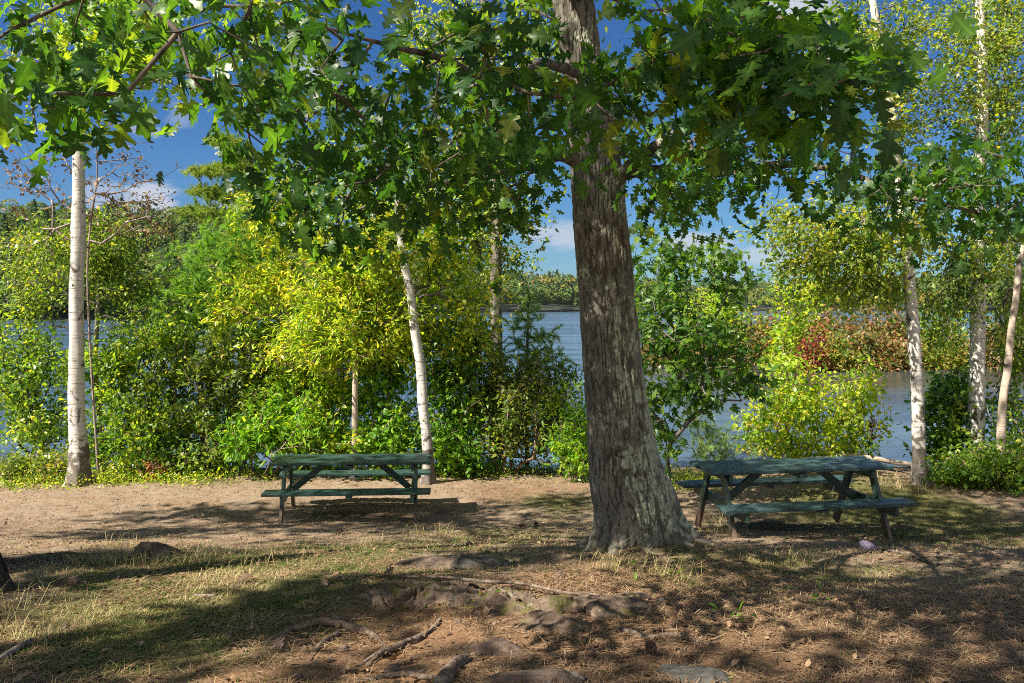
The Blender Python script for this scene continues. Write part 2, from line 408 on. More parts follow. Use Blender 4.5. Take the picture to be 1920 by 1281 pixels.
def ground_mat():
    m, nt, out = newmat('ground_soil'); n = N(nt)
    co = n('TexCoord').outputs['Object']
    A = lambda k: n('Attribute', attribute_name=k).outputs['Fac']
    big = n.noise(co, .9, 5, .6); mid = n.noise(co, 6, 6, .65); fine = n.noise(co, 55, 6, .7); grit = n.noise(co, 160, 3, .6)
    dirt = n.mix(mid, (.15, .108, .074, 1), (.35, .268, .19, 1))
    dirt = n.mix(n.mapr(n.noise(n.scaled(co, (1, 1.6, 1)), 2.6, 7, .7, .5), .48, .66, 0, .75), dirt, n.mix(fine, (.12, .062, .036, 1), (.34, .21, .13, 1)))
    ochre = n.mix(mid, (.30, .155, .072, 1), (.46, .27, .13, 1))
    litter = n.mix(fine, (.075, .042, .024, 1), (.29, .18, .105, 1))
    turf = n.mix(fine, (.05, .055, .018, 1), (.19, .175, .065, 1))
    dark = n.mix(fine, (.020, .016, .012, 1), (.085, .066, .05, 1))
    col = n.mix(n.mapr(n.math('ADD', A('ochre'), n.math('MULTIPLY', mid, .4)), .45, .85), dirt, ochre)
    col = n.mix(n.mapr(n.math('ADD', A('litter'), n.math('MULTIPLY', mid, .6)), .45, .95), col, litter)
    col = n.mix(n.mapr(n.math('ADD', A('turf'), n.math('MULTIPLY', mid, .6)), .5, 1.), col, turf)
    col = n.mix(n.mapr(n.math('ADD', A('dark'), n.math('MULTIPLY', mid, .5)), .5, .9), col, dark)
    col = n.mix(.7, col, n.mix(fine, (.45, .43, .42, 1), (1.5, 1.5, 1.5, 1)), 'MULTIPLY')
    sp = n('TexVoronoi', {'Vector': co, 'Scale': 38., 'Randomness': 1.}); sc = n('SeparateColor', {0: sp.outputs['Color']}).outputs[0]
    chip = n.math('MULTIPLY', n.mapr(sp.outputs['Distance'], .30, .18), n.math('GREATER_THAN', sc, .72))
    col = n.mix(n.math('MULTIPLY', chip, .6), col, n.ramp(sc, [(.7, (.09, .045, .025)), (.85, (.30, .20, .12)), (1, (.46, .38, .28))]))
    h = n.math('ADD', n.math('MULTIPLY', mid, .8), n.math('ADD', n.math('MULTIPLY', fine, .5), n.math('ADD', n.math('MULTIPLY', chip, .25), n.math('MULTIPLY', grit, .2))))
    bp = n('Bump', {'Height': h, 'Strength': .9, 'Distance': .03})
    p = n('BsdfPrincipled', {'Base Color': col, 'Roughness': .95, 'Specular IOR Level': .1, 'Normal': bp.outputs[0]})
    nt.links.new(p.outputs[0], out.inputs[0]); return m

def rock_mat(name, a, b, moss=.5):
    m, nt, out = newmat(name); n = N(nt)
    co = n('TexCoord').outputs['Object']; g = n('NewGeometry').outputs['Normal']; up = n('SeparateXYZ', {0: g}).outputs[2]
    big = n.noise(n.scaled(co, (1.5, 5, 7)), 1.6, 7, .65, .7); fine = n.noise(co, 50, 6, .7)
    col = n.mix(n.mapr(big, .3, .7), (*a, 1), (*b, 1))
    col = n.mix(.85, col, n.mix(fine, (.3, .3, .3, 1), (1.7, 1.7, 1.7, 1)), 'MULTIPLY')
    col = n.mix(n.mapr(n.noise(co, 13, 7, .72), .52, .64, 0, .7), col, (.045, .034, .026, 1))
    li = n.noise(co, 9, 6, .7, .3)
    col = n.mix(n.mapr(li, .60, .66, 0, .55), col, (.36, .35, .28, 1))
    mo = n.math('ADD', n.noise(co, 4.2, 6, .68), n.math('MULTIPLY', up, .10))
    col = n.mix(n.mapr(mo, .70 - moss * .08, .76 - moss * .08, 0, .85), col, n.mix(fine, (.03, .034, .01, 1), (.15, .13, .03, 1)))
    bp = n('Bump', {'Height': n.math('ADD', n.math('MULTIPLY', big, 1.4), n.math('MULTIPLY', fine, .4)), 'Strength': .9, 'Distance': .03})
    p = n('BsdfPrincipled', {'Base Color': col, 'Roughness': .9, 'Specular IOR Level': .2, 'Normal': bp.outputs[0]})
    nt.links.new(p.outputs[0], out.inputs[0]); return m

def blade_mat(name, stops, transl=.3):
    m, nt, out = newmat(name); n = N(nt)
    col = n.ramp(n('Attribute', attribute_name='tint').outputs['Fac'], stops)
    p = n('BsdfPrincipled', {'Base Color': col, 'Roughness': .6, 'Specular IOR Level': .25})
    tr = n('BsdfTranslucent', {'Color': col}); mx = n('MixShader', {0: transl, 1: p.outputs[0], 2: tr.outputs[0]})
    nt.links.new(mx.outputs[0], out.inputs[0]); return m

def paint_mat(name, base, worn, blue=0., browned=True):
    m, nt, out = newmat(name); n = N(nt)
    co = n('TexCoord').outputs['Object']; z = n('SeparateXYZ', {0: co}).outputs[2]
    g = n.noise(n.scaled(co, (1.2, 26, 26)), 2.0, 6, .65, .3); sp = n.noise(n.scaled(co, (6, 22, 22)), 2.6, 5, .7)
    col = n.mix(n.mapr(g, .3, .72), tuple(q * .62 for q in base) + (1,), tuple(q * 1.4 for q in base) + (1,))
    col = n.mix(n.mapr(sp, .50, .66, 0, .7), col, (*worn, 1))
    ch = n.noise(n.scaled(co, (9, 40, 40)), 1.7, 6, .75); col = n.mix(n.mapr(ch, .62, .66, 0, .8), col, (.17, .125, .09, 1))
    if browned:
        k = n.math('ADD', z, n.math('MULTIPLY', n.noise(co, 8, 4), .3))
        col = n.mix(n.mapr(k, .50, .26), col, n.mix(g, (.055, .035, .024, 1), (.19, .125, .085, 1)))
    bp = n('Bump', {'Height': n.math('ADD', g, n.math('MULTIPLY', sp, .5)), 'Strength': .5, 'Distance': .006})
    p = n('BsdfPrincipled', {'Base Color': col, 'Roughness': .42, 'Specular IOR Level': .5, 'Normal': bp.outputs[0]})
    nt.links.new(p.outputs[0], out.inputs[0]); return m

def plain(name, col, rough=.6):
    m, nt, out = newmat(name); n = N(nt); co = n('TexCoord').outputs['Object']
    c = n.mix(n.noise(co, 40, 4), tuple(q * .8 for q in col) + (1,), tuple(min(1, q * 1.12) for q in col) + (1,))
    p = n('BsdfPrincipled', {'Base Color': c, 'Roughness': rough}); nt.links.new(p.outputs[0], out.inputs[0]); return m

def water_mat():
    m, nt, out = newmat('lake_water'); n = N(nt)
    co = n('TexCoord').outputs['Object']
    w1 = n.noise(n.scaled(co, (.55, 1.5, 1)), 1.6, 4, .6, .4); w2 = n.noise(n.scaled(co, (1, 2.2, 1)), 5.5, 3, .55)
    w3 = n.noise(n.scaled(co, (.05, .22, 1)), 1., 3, .5)
    h = n.math('ADD', w1, n.math('MULTIPLY', w2, .4))
    xy = n('SeparateXYZ', {0: co}); calm = n.math('MULTIPLY', n.mapr(xy.outputs[0], 4., 12.), n.math('MULTIPLY', n.mapr(xy.outputs[1], 28., 42.), n.mapr(xy.outputs[1], 75., 62.)))
    bp = n('Bump', {'Height': h, 'Distance': .14, 'Strength': n.math('MULTIPLY_ADD', calm, -.50, .6)})
    gust = n.mapr(w3, .35, .65)
    col = n.mix(gust, (.040, .078, .125, 1), (.085, .135, .19, 1))
    p = n('BsdfPrincipled', {'Base Color': col, 'Roughness': .10, 'IOR': 1.33, 'Normal': bp.outputs[0]})
    nt.links.new(n.math('MULTIPLY_ADD', gust, .10, .08), p.inputs['Roughness'])
    nt.links.new(n.mix(n.math('MULTIPLY', calm, .8), col, (.045, .045, .03, 1)), p.inputs['Base Color'])  # island's brown reflection put into the water colour across the calm zone
    nt.links.new(p.outputs[0], out.inputs[0]); return m

# ------------------------------------------------------------------ ground
def zone(X, Y, px, py, rx, ry, tilt=0):
    """soft patch centred where the photo shows it; radii in metres"""
    c = G(px, py); return np.exp(-(((X - c[0]) / rx) ** 2 + ((Y - c[1]) / ry) ** 2))
def masks(X, Y):
    q = np.stack([X, Y, X * 0], -1); w = fbm(q * .8, 4, 31) - .5
    z = lambda *a: zone(X, Y, *a)
    ochre = np.clip(1.3 * z(700, 1235, .9, .55) + .9 * z(930, 1190, .8, .5) + .5 * z(600, 1180, .6, .4), 0, 1)
    turf = np.clip(.95 * z(440, 1080, 1.6, 1.1) + .9 * z(150, 1200, 1.0, .7) + .8 * z(650, 1030, 1.1, .8) + .8 * z(950, 1010, .9, 1.1) + .65 * z(1060, 950, .8, 1.2)
                   + .9 * z(1820, 1000, 1.6, 2.6) + .5 * z(1420, 1060, 1.5, .9) + .6 * z(1620, 930, 2., 1.2) + .5 * z(900, 885, 2.2, .8) + .6 * z(250, 900, 2.2, .5) + w * .5, 0, 1)
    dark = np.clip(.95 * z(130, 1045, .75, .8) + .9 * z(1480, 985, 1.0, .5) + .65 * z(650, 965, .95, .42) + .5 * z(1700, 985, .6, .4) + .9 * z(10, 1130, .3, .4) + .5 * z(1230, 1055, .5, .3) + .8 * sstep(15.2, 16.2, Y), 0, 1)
    litter = np.clip(.85 * z(1450, 1180, 2.2, 1.4) + .7 * z(1250, 1120, 1., .8) + .8 * z(1720, 1240, 1., .8) + .35 * z(700, 985, 2, .7) + .4 * z(1000, 920, 1.6, 1.2) + .5 * z(300, 1240, 1, .5) + w * .4, 0, 1)
    return ochre, turf, dark, litter
def build_ground():
    xs = np.concatenate([[-400, -150, -60, -30, -20, -14], np.arange(-10, -6, .12), np.arange(-6, 6.5, .04), np.arange(6.5, 11, .12), [14, 20, 30, 60, 150, 400]])
    ys = np.concatenate([[-60, -30, -12, -5, -2, 0, 1, 2], np.arange(2.6, 8, .04), np.arange(8, 16.5, .055), np.arange(16.6, 20, .25), [22, 26, 34, 45, 90, 400]])
    X, Y = np.meshgrid(xs, ys); V = np.stack([X, Y, gh(X, Y)], -1)
    q = np.stack([X, Y, X * 0], -1); dn = sstep(1, 3, Y) * sstep(16, 14, Y) * (np.abs(X) < 9)
    V[..., 2] += dn * (fbm(q * 14, 3, 77) - .5) * .024
    V[..., 2] = np.where(np.abs(X) > 13, V[..., 2] - .0, V[..., 2])
    nx = len(xs); i = np.arange(len(ys) - 1)[:, None] * nx + np.arange(nx - 1)[None]
    Fq = np.stack([i, i + 1, i + nx + 1, i + nx], -1).reshape(-1, 4)
    mb = MB(); mb.add(V.reshape(-1, 3), Fq)
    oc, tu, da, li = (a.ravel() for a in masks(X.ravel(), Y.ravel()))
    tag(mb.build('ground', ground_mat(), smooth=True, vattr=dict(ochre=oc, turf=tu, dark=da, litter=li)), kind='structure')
build_ground()

mb = MB(); mb.add([[-1800, 12, 0], [1800, 12, 0], [1800, 1500, 0], [-1800, 1500, 0]], [[0, 1, 2, 3]])
tag(mb.build('lake', water_mat()), kind='structure')

# grass, dry stalks and needles on the ground
def blades(name, mat, X, Y, ln, w, lean, tint):
    n = len(X); base = np.stack([X, Y, gh(X, Y) - .004], 1)
    az = rng.random(n) * 2 * np.pi; d = np.stack([np.cos(az), np.sin(az), np.zeros(n)], 1); s = np.stack([-d[:, 1], d[:, 0], np.zeros(n)], 1) * w[:, None]
    up = np.array([0, 0, 1.])
    m_ = base + (up * (1 - lean[:, None] * .45) * .55 + d * lean[:, None] * .35) * ln[:, None]
    t_ = base + (up * np.maximum(1 - lean[:, None] * .8, .04) + d * lean[:, None] * .95) * ln[:, None]
    V = np.stack([base - s, base + s, m_ - s * .75, m_ + s * .75, t_], 1).reshape(-1, 3)
    o = np.arange(n)[:, None] * 5
    F1 = o + np.array([[0, 1, 3, 2]]); F2 = o + np.array([[2, 3, 4]])
    mb = MB(); mb.add(V, F1, tint); mb.F.append(F2); mb.T.append(tint)
    return mb.build(name, mat)
M_GRASS = blade_mat('grass_blade', [(0, (.05, .09, .015)), (.35, (.11, .15, .025)), (.6, (.22, .21, .06)), (1, (.46, .37, .18))])
M_NEEDLE = blade_mat('needle_litter', [(0, (.08, .043, .025)), (.5, (.22, .135, .076)), (1, (.44, .31, .18))], .1)
def sample(n, y0=2.9, y1=15.5):
    Y = y0 * (y1 / y0) ** (rng.random(n)); X = (rng.random(n) * 1.16 - .58) * 1920 / F_PX * Y * 1.0
    return X, Y
X, Y = sample(420000)
oc, tu, da, li = masks(X, Y); q = np.stack([X, Y, X * 0], -1)
dens = np.clip(tu * (.25 + 1.3 * sstep(.42, .62, fbm(q * 3.2, 3, 3))) * (1 - da * .8) + .03, 0, 1) * (1 - oc)
k = rng.random(len(X)) < dens * .9
X, Y, tu = X[k], Y[k], tu[k]; n = len(X)
right = sstep(2.5, 4.2, X)
gn = fbm(np.stack([X, Y, X * 0], -1) * 1.1, 3, 91)
tint = np.clip(.88 - sstep(.33, .60, gn) * .72 - right * .55 + rng.normal(size=n) * .18, 0, 1)
tag(blades('grass', M_GRASS, X, Y, .018 + rng.random(n) ** 2 * .055, .0008 + .00028 * Y + rng.random(n) * .0008, .45 + .55 * rng.random(n), tint), 'short half dry grass on the trodden ground', None, None, 'stuff')
# long stalks in tufts
cs = [G(*a) for a in ((250, 1030), (230, 1050), (300, 1040), (340, 1060), (200, 1060), (270, 1060), (370, 1055), (790, 1000), (830, 1000), (1700, 915), (1680, 905), (1740, 920), (1650, 900), (1345, 985), (1335, 1000), (1375, 1000),
                        (1325, 975), (1500, 1060), (1290, 920), (440, 1060), (520, 1050), (60, 1200), (130, 1180), (1130, 1060), (1160, 1075), (1240, 1075), (700, 1020), (30, 1150))]
XX, YY = [], []
for c in cs:
    m_ = 70; XX.append(c[0] + rng.normal(size=m_) * .13); YY.append(c[1] + rng.normal(size=m_) * .12)
X, Y = np.concatenate(XX), np.concatenate(YY); n = len(X)
tag(blades('tall_dry_grass', M_GRASS, X, Y, .10 + rng.random(n) ** 2 * .26, .0006 + .00020 * Y, .35 + .65 * rng.random(n), np.clip(.8 + rng.normal(size=n) * .2, 0, 1)), 'thin bleached grass stalks in tufts', None, None, 'stuff')
X, Y = sample(215000, 2.9, 14)
oc, tu, da, li = masks(X, Y); q = np.stack([X, Y, X * 0], -1)
k = rng.random(len(X)) < np.clip(li * 1.0 + .30 + .2 * tu, 0, 1) * (.15 + .85 * sstep(.35, .6, fbm(q * 2.6, 3, 13))) * (1 - .7 * oc)
X, Y = X[k], Y[k]; n = len(X)
base = np.stack([X, Y, gh(X, Y) + .004 + rng.random(n) * .012], 1); az = rng.random(n) * np.pi * 2
d = np.stack([np.cos(az), np.sin(az), rng.normal(size=n) * .12], 1); ln = (.03 + .065 * rng.random(n))[:, None]; s = np.stack([-d[:, 1], d[:, 0], np.zeros(n)], 1) * (.0009 + .0003 * Y)[:, None]
mb = MB(); mb.add(np.stack([base - s, base + s, base + d * ln + s * .6, base + d * ln - s * .6], 1), np.arange(4 * n).reshape(-1, 4), np.clip(rng.normal(size=n) * .25 + .5, 0, 1))
tag(mb.build('needle_litter', M_NEEDLE), 'brown pine needles strewn over the soil', None, None, 'stuff')
# fallen leaves
X, Y = sample(3400, 2.9, 13); n = len(X)
cen = np.stack([X, Y, gh(X, Y) + .012], 1); mb = MB()
leaves(mb, cen[:260], np.tile([[1., 0, 0]], (260, 1)), 1, .0, .07, 'oak2', up=2.2, droop=0, back=.0, tint_c=.3)
leaves(mb, cen[260:], np.tile([[1., 0, 0]], (3140, 1)), 1, .0, .038, 'ovate', up=2.0, droop=0, back=.0, tint_c=.3)
tag(mb.build('leaf_litter', L_DRYL), 'scattered dead leaves on the ground', None, None, 'stuff')

# low yellow-green ground cover at the edge of the bank
XX, YY = [], []
for px, py, rx, ry, m_ in ((170, 903, .9, .22, 260), (310, 899, .8, .18, 420), (230, 905, .6, .16, 200), (40, 910, .8, .25, 260), (860, 888, .8, .3, 700), (1290, 905, .5, .5, 600), (1180, 890, .4, .4, 200), (420, 893, .5, .15, 250), (1000, 872, .7, .3, 300)):
    c = G(px, py); XX.append(c[0] + rng.normal(size=m_) * rx); YY.append(c[1] + rng.normal(size=m_) * ry)
X, Y = np.concatenate(XX), np.concatenate(YY); cen = np.stack([X, Y, gh(X, Y) + .05 + rng.random(len(X)) * .10], 1); mb = MB()
leaves(mb, cen, norm(rng.normal(size=(len(X), 3)) * .5 + [0, 0, 1]), 6, .045, .05, 'diamond', tbase=.72, tint_c=.25)
tag(mb.build('groundcover', L_GREEN), 'low yellow green ground cover along the edge of the bank', None, None, 'stuff')

# ------------------------------------------------------------------ far shore
AZX = [-3000, -900, 0, 150, 300, 430, 600, 800, 940, 1080, 1300, 1450, 1600, 1750, 1950, 3000, 5000]      # photo columns
SHORE = [597, 599, 601, 601, 600, 597, 592, 588, 585.5, 584.5, 583.5, 583.5, 583.5, 584, 586, 590, 595]    # photo rows of the waterline
RIDGE = [400, 430, 446, 440, 452, 470, 498, 520, 535, 546, 556, 548, 541, 538, 532, 515, 495]              # rows of the bare hilltops under the trees
def shore_D(c): return ZC * F_PX / (np.interp(c, AZX, SHORE) - HZ)
def hill_point(c, t):
    D = shore_D(c); depth = 60 + .55 * D; Yv = D + depth * t
    zr = ZC - (np.interp(c, AZX, RIDGE) - HZ) / F_PX * (D + depth)
    prof = np.where(t < 0, t * 12, np.where(t < 1, sstep(-.15, 1.05, t) * 1.0 - sstep(-.15, 1.05, 0 * t), 1 - .4 * np.clip(t - 1, 0, 2)))
    zz = .5 + prof / (1 - sstep(-.15, 1.05, 0.)) * (zr - .5)
    zz = np.where(t < 0, t * 40, zz)
    Xv = (c - CX) / F_PX * Yv
    bump = (fbm(np.stack([Xv, Yv, Xv * 0], -1) * .011, 3, 55) - .5) * 14 * np.clip(t, 0, 1)
    return np.stack([Xv, Yv, zz + bump], -1)
cols = np.arange(-2600, 4600, 18.); ts = np.array([-.12, 0, .03, .08, .15, .25, .35, .45, .55, .65, .75, .85, 1, 1.2, 1.6, 2.2])
CC, TT = np.meshgrid(cols, ts); V = hill_point(CC, TT); nx = len(cols)
i = np.arange(len(ts) - 1)[:, None] * nx + np.arange(nx - 1)[None]
mb = MB(); mb.add(V.reshape(-1, 3), np.stack([i, i + 1, i + nx + 1, i + nx], -1).reshape(-1, 4))
M_HILL = plain('hill_floor', (.016, .022, .010), .95)
tag(mb.build('hills', M_HILL, smooth=True), kind='structure')

def forest(name, label, c0, c1, ntree, q, hgt, quad, seed):
    r = np.random.default_rng(seed); mb = MB()
    c = c0 + (c1 - c0) * r.random(ntree); t = r.random(ntree) ** 1.15 * 1.05; t[: ntree // 4] = .002 + r.random(ntree // 4) * .03
    B = hill_point(c, t); H = hgt * (.65 + .6 * r.random(ntree)); R = H * (.30 + .16 * r.random(ntree))
    con = r.random(ntree) < .10; R[con] *= .6; H[con] *= 1.25
    tb = np.clip(.50 + r.normal(size=ntree) * .17, .12, .97); tb[con] = .15 + r.random(con.sum()) * .15
    hot = r.random(ntree) < .06; tb[hot] = .9 + .1 * r.random(hot.sum())
    d = norm(r.normal(size=(ntree, q, 3))); d[..., 2] = np.abs(d[..., 2]) * 1.1 - .35; d[..., 1] = -np.abs(d[..., 1]) * .9 + .2; d = norm(d)
    lump = 1 + .35 * (vnoise(d * 2.6 + np.arange(ntree)[:, None, None] * 7.3, seed) - .4)
    f = d * (R[:, None] * lump)[..., None]; hh = (H * .62)[:, None] + d[..., 2] * (H * .42)[:, None] * lump
    sh = np.where(con[:, None], np.clip(1.25 - hh / H[:, None], .08, 1.2), 1.0)
    pos = B[:, None] + np.stack([f[..., 0] * sh, f[..., 1] * sh, hh], -1)
    pos = pos.reshape(-1, 3); n = norm(d.reshape(-1, 3) + r.normal(size=(len(pos), 3)) * .45)
    a = norm(np.cross(n, r.normal(size=n.shape))); b = np.cross(n, a); s = quad * (.6 + .8 * r.random((len(pos), 1)))
    V = np.stack([pos - a * s - b * s * .5, pos + a * s * .3 - b * s, pos + a * s + b * s * .4, pos - a * s * .3 + b * s], 1)
    tint = np.clip(np.repeat(tb, q) + r.normal(size=len(pos)) * .07, 0, 1)
    mb.add(V, np.arange(len(pos) * 4).reshape(-1, 4), tint)
    tag(mb.build(name, L_FAR), label, None, None, 'stuff')
forest('hillside_forest', 'mixed forest covering the hill across the lake on the left', -400, 620, 1250, 420, 13, .42, 5)
forest('far_shore_forest', 'far forest along the opposite shore', 620, 2200, 1900, 150, 15, .85, 6)

# ------------------------------------------------------------------ island with autumn shrubs
def island():
    c = P(1640, 690, 52.5); mb = MB()
    u = np.linspace(0, 2 * np.pi, 72, endpoint=False); rs = np.array([0, .3, .6, .8, .93, 1., 1.08])
    V = []
    for rr in rs:
        k = 1 + .10 * np.sin(3 * u + 1) + .06 * np.sin(7 * u)
        V.append(np.stack([c[0] + 2.2 + 15 * rr * k * np.cos(u), c[1] + 7.6 + 8 * rr * k * np.sin(u), np.full(72, np.interp(rr, [0, .6, .93, 1, 1.08], [1.2, .9, .5, .12, -.6]))], 1))
    V = np.array(V); i = np.arange(6)[:, None] * 72; j = np.arange(72)[None]; j2 = (j + 1) % 72
    mb.add(V.reshape(-1, 3), np.stack([i + j, i + j2, i + 72 + j2, i + 72 + j], -1).reshape(-1, 4))
    tag(mb.build('island', plain('island_peat', (.05, .035, .022), .95), smooth=True), kind='structure')
island()

# ------------------------------------------------------------------ generic plant
def plant(name, label, cat, base, blobs, leaf, lmat, bark, size=.06, per=10, spread=.11, back=.18, stems=4, base_r=.12, alpha=.5, step=.2, r_tip=.003, r_max=.03,
          up=.7, droop=.3, tbase=.5, group=None, trunk=None, trunk_mat=None, trunk_from=.35, segs=20, needle=None, limb_sag=0., twig_sides=4, jit=.12, flat=1., tint_c=.22, crown='foliage', dens=2.3, tn=.06):
    """base: world point at the foot.  trunk: rows (px,py,Y,r) upwards"""
    base = np.asarray(base, float); root = thing(name, label, cat, base, group)
    attr = blob_points([(*b[:6], max(3, int(b[6] * dens))) for b in blobs])
    if trunk is not None:
        pts = np.array([[*P(a, b, c), d] for a, b, c, d in trunk]); pts[0, :3] = base - [0, 0, .12]
        pr = spline(pts, .035)
        def rad(dv, path, R):
            h = (path[:, 2] - base[2])[:, None]
            nz = fbm(dv * 1.6 + path[:, None] * np.array([1.2, 1.2, 1.5]), 3, 17) - .5
            return R * (1 + nz * .30 + tn * 9 * np.exp(-np.maximum(h, 0) / .13) * (.6 + .5 * np.cos(np.arctan2(dv[..., 1], dv[..., 0]) * 5 + 1)))
        mb = MB(); add_sweep(mb, pr, segs, rad); mb.build('trunk', trunk_mat, root, smooth=True)
        a0 = int(len(pr) * trunk_from); start = pr[a0::4, :3]; pl = np.linspace(0, len(start) * .14, len(start)) * .5
    else:
        an = np.linspace(0, 2 * np.pi, stems, endpoint=False) + rng.random()
        start = base + np.stack([np.cos(an) * base_r, np.sin(an) * base_r, np.full(stems, -.04)], 1); pl = np.zeros(stems)
    if len(attr):
        X, par, tips, m = grow(start, pl, attr, alpha, step, jit, limb_sag)
        rad_ = pipe(X, par, tips, m, r_tip, r_max)
        rt = roots_of(par, m)
        for k in np.unique(rt[m:]):
            mb = MB(); twig_mesh(mb, X, par, m, rad_, twig_sides, rt == k); mb.build('stem' if trunk is None else 'branch', bark, root)
        dr = tip_dirs(X, par, tips); mb = MB()
        if needle: needles(mb, X[tips], dr, per, needle[0], needle[1])
        else: leaves(mb, X[tips], dr, max(3, int(per * .85)), spread * .62, size * 1.3, leaf, up, droop, back * 1.7, tbase=tbase, flat=flat, tint_c=tint_c)
        mb.build(crown, lmat, root)
    return root

_az, _el = math.radians(SUN_AZ_LEFT), math.radians(SUN_EL)
TO_SUN = np.array([-math.sin(_az) * math.cos(_el), math.cos(_az) * math.cos(_el), math.sin(_el)])
# openings in the canopy: sunny places on the ground (photo point, half axes in metres)
OPEN = [(*G(a, b)[:2], rx, ry) for a, b, rx, ry in ((330, 1095, .8, .38), (520, 1078, .7, .4), (640, 1050, .5, .3), (640, 1225, .45, .2), (760, 1190, .3, .14), (1090, 1125, .45, .16), (1000, 1095, .4, .2), (1340, 1195, .75, .26), (1240, 1175, .45, .2), (1420, 1150, .5, .16), (1200, 1110, .4, .2),
    (820, 1058, .4, .2), (1240, 1115, .35, .2), (1160, 1062, .3, .25), (1610, 1050, .55, .3), (1430, 1015, .4, .3), (80, 1178, .4, .12), (930, 1000, .7, .35), (1060, 975, .5, .4), (1450, 1120, .4, .12), (1560, 1150, .3, .1), (900, 1165, .25, .1), (1180, 1010, .3, .3), (300, 1150, .25, .08), (420, 1250, .2, .06), (960, 1240, .2, .06), (1480, 1225, .3, .08), (1000, 900, 1.6, .9))]
OPEN += [(-7.2, 12.3, 3.0, 1.0), (-1.5, 13.0, 2.2, .8)]
OPEN3 = [(P(a, b, c), r) for a, b, c, r in ((560, 330, 4.8, .45), (650, 430, 5.3, .4), (760, 260, 4.7, .4), (850, 390, 5.7, .5), (960, 250, 5, .35), (1300, 390, 6, .5), (1420, 300, 5.4, .4), (1700, 350, 5.2, .6), (1850, 340, 5.1, .5), (230, 90, 7.6, .9), (480, 60, 7.2, .7), (1000, 80, 7.6, .7), (1300, 520, 12, 1.1), (1310, 660, 11.8, 1.1), (1520, 760, 14.4, 1.2), (1600, 480, 13, 1.2), (700, 300, 4.8, .3), (920, 330, 5.8, .35), (1880, 330, 5.1, .4))]
def shades_ok(p, r=rng):
    g = p - TO_SUN * ((p[:, 2] - 2.0) / TO_SUN[2])[:, None]
    for _ in range(2):
        g = p - TO_SUN * ((p[:, 2] - gh0(g[:, 0], g[:, 1])) / TO_SUN[2])[:, None]
    k = np.ones(len(p), bool)
    for t_, r_ in OPEN3:
        d = p - t_; al = d @ TO_SUN; k &= (np.linalg.norm(d - al[:, None] * TO_SUN, axis=1) > r_) | (al < .5)
    for x, y, rx, ry in OPEN: k &= ((g[:, 0] - x) / (rx + .30)) ** 2 + ((g[:, 1] - y) / (ry + .26)) ** 2 > 1
    return k
def shade_points(n, z0=8.4, z1=12.4):
    """crown points high above, outside the frame, that keep the shaded parts of the ground in shade"""
    g = []
    for px, py, rx, ry, w_ in ((250, 1230, 1.6, .9, 1.5), (330, 1165, 1.0, .3, .8), (120, 1050, .9, .7, 1.), (560, 1130, .7, .3, .6), (960, 1050, 1.2, .7, 1.1), (1500, 1180, 2.2, 1.1, .8), (1700, 1230, 1.2, .8, .6), (1800, 1080, 1.6, 1.2, 1.5), (1480, 990, 1.3, .6, .9), (1100, 1230, 1.1, .5, 1.), (700, 1275, .6, .2, .3), (900, 1130, .9, .3, .5), (700, 990, 1.6, .5, .7), (1190, 880, .8, 2.2, 1.1), (430, 962, .9, .35, .35), (250, 1000, 1.3, .25, .6), (560, 962, .7, .25, .35), (300, 966, 1.1, .2, .45), (900, 940, 1.0, .5, .45), (60, 1060, .6, .4, .5), (800, 968, .6, .3, .35), (1790, 960, 1.6, 1.6, 1.)):
        c = G(px, py); m_ = int(n * w_ / 15.); g.append(np.stack([c[0] + rng.normal(size=m_) * rx * .62, c[1] + rng.normal(size=m_) * ry * .62, np.full(m_, 2.)], 1))
    g = np.vstack(g); g[:, 2] = gh0(g[:, 0], g[:, 1]); z = z0 + (z1 - z0) * rng.random(len(g))
    p = g + TO_SUN * ((z - g[:, 2]) / TO_SUN[2])[:, None]
    return p[shades_ok(p) & (p[:, 2] > ZC + (HZ + 50) / F_PX * p[:, 1])]
SHADE = shade_points(900)
_t = np.array([P(1135 + 20 * rng.normal(), y_, 6.4) for y_ in np.linspace(360, 960, 46) if not 560 < y_ < 640])
_t = _t + TO_SUN * ((8.8 + 2.6 * rng.random(len(_t)) - _t[:, 2]) / TO_SUN[2])[:, None]; SHADE = np.vstack([SHADE, _t[_t[:, 2] > ZC + (HZ + 50) / F_PX * _t[:, 1]]])
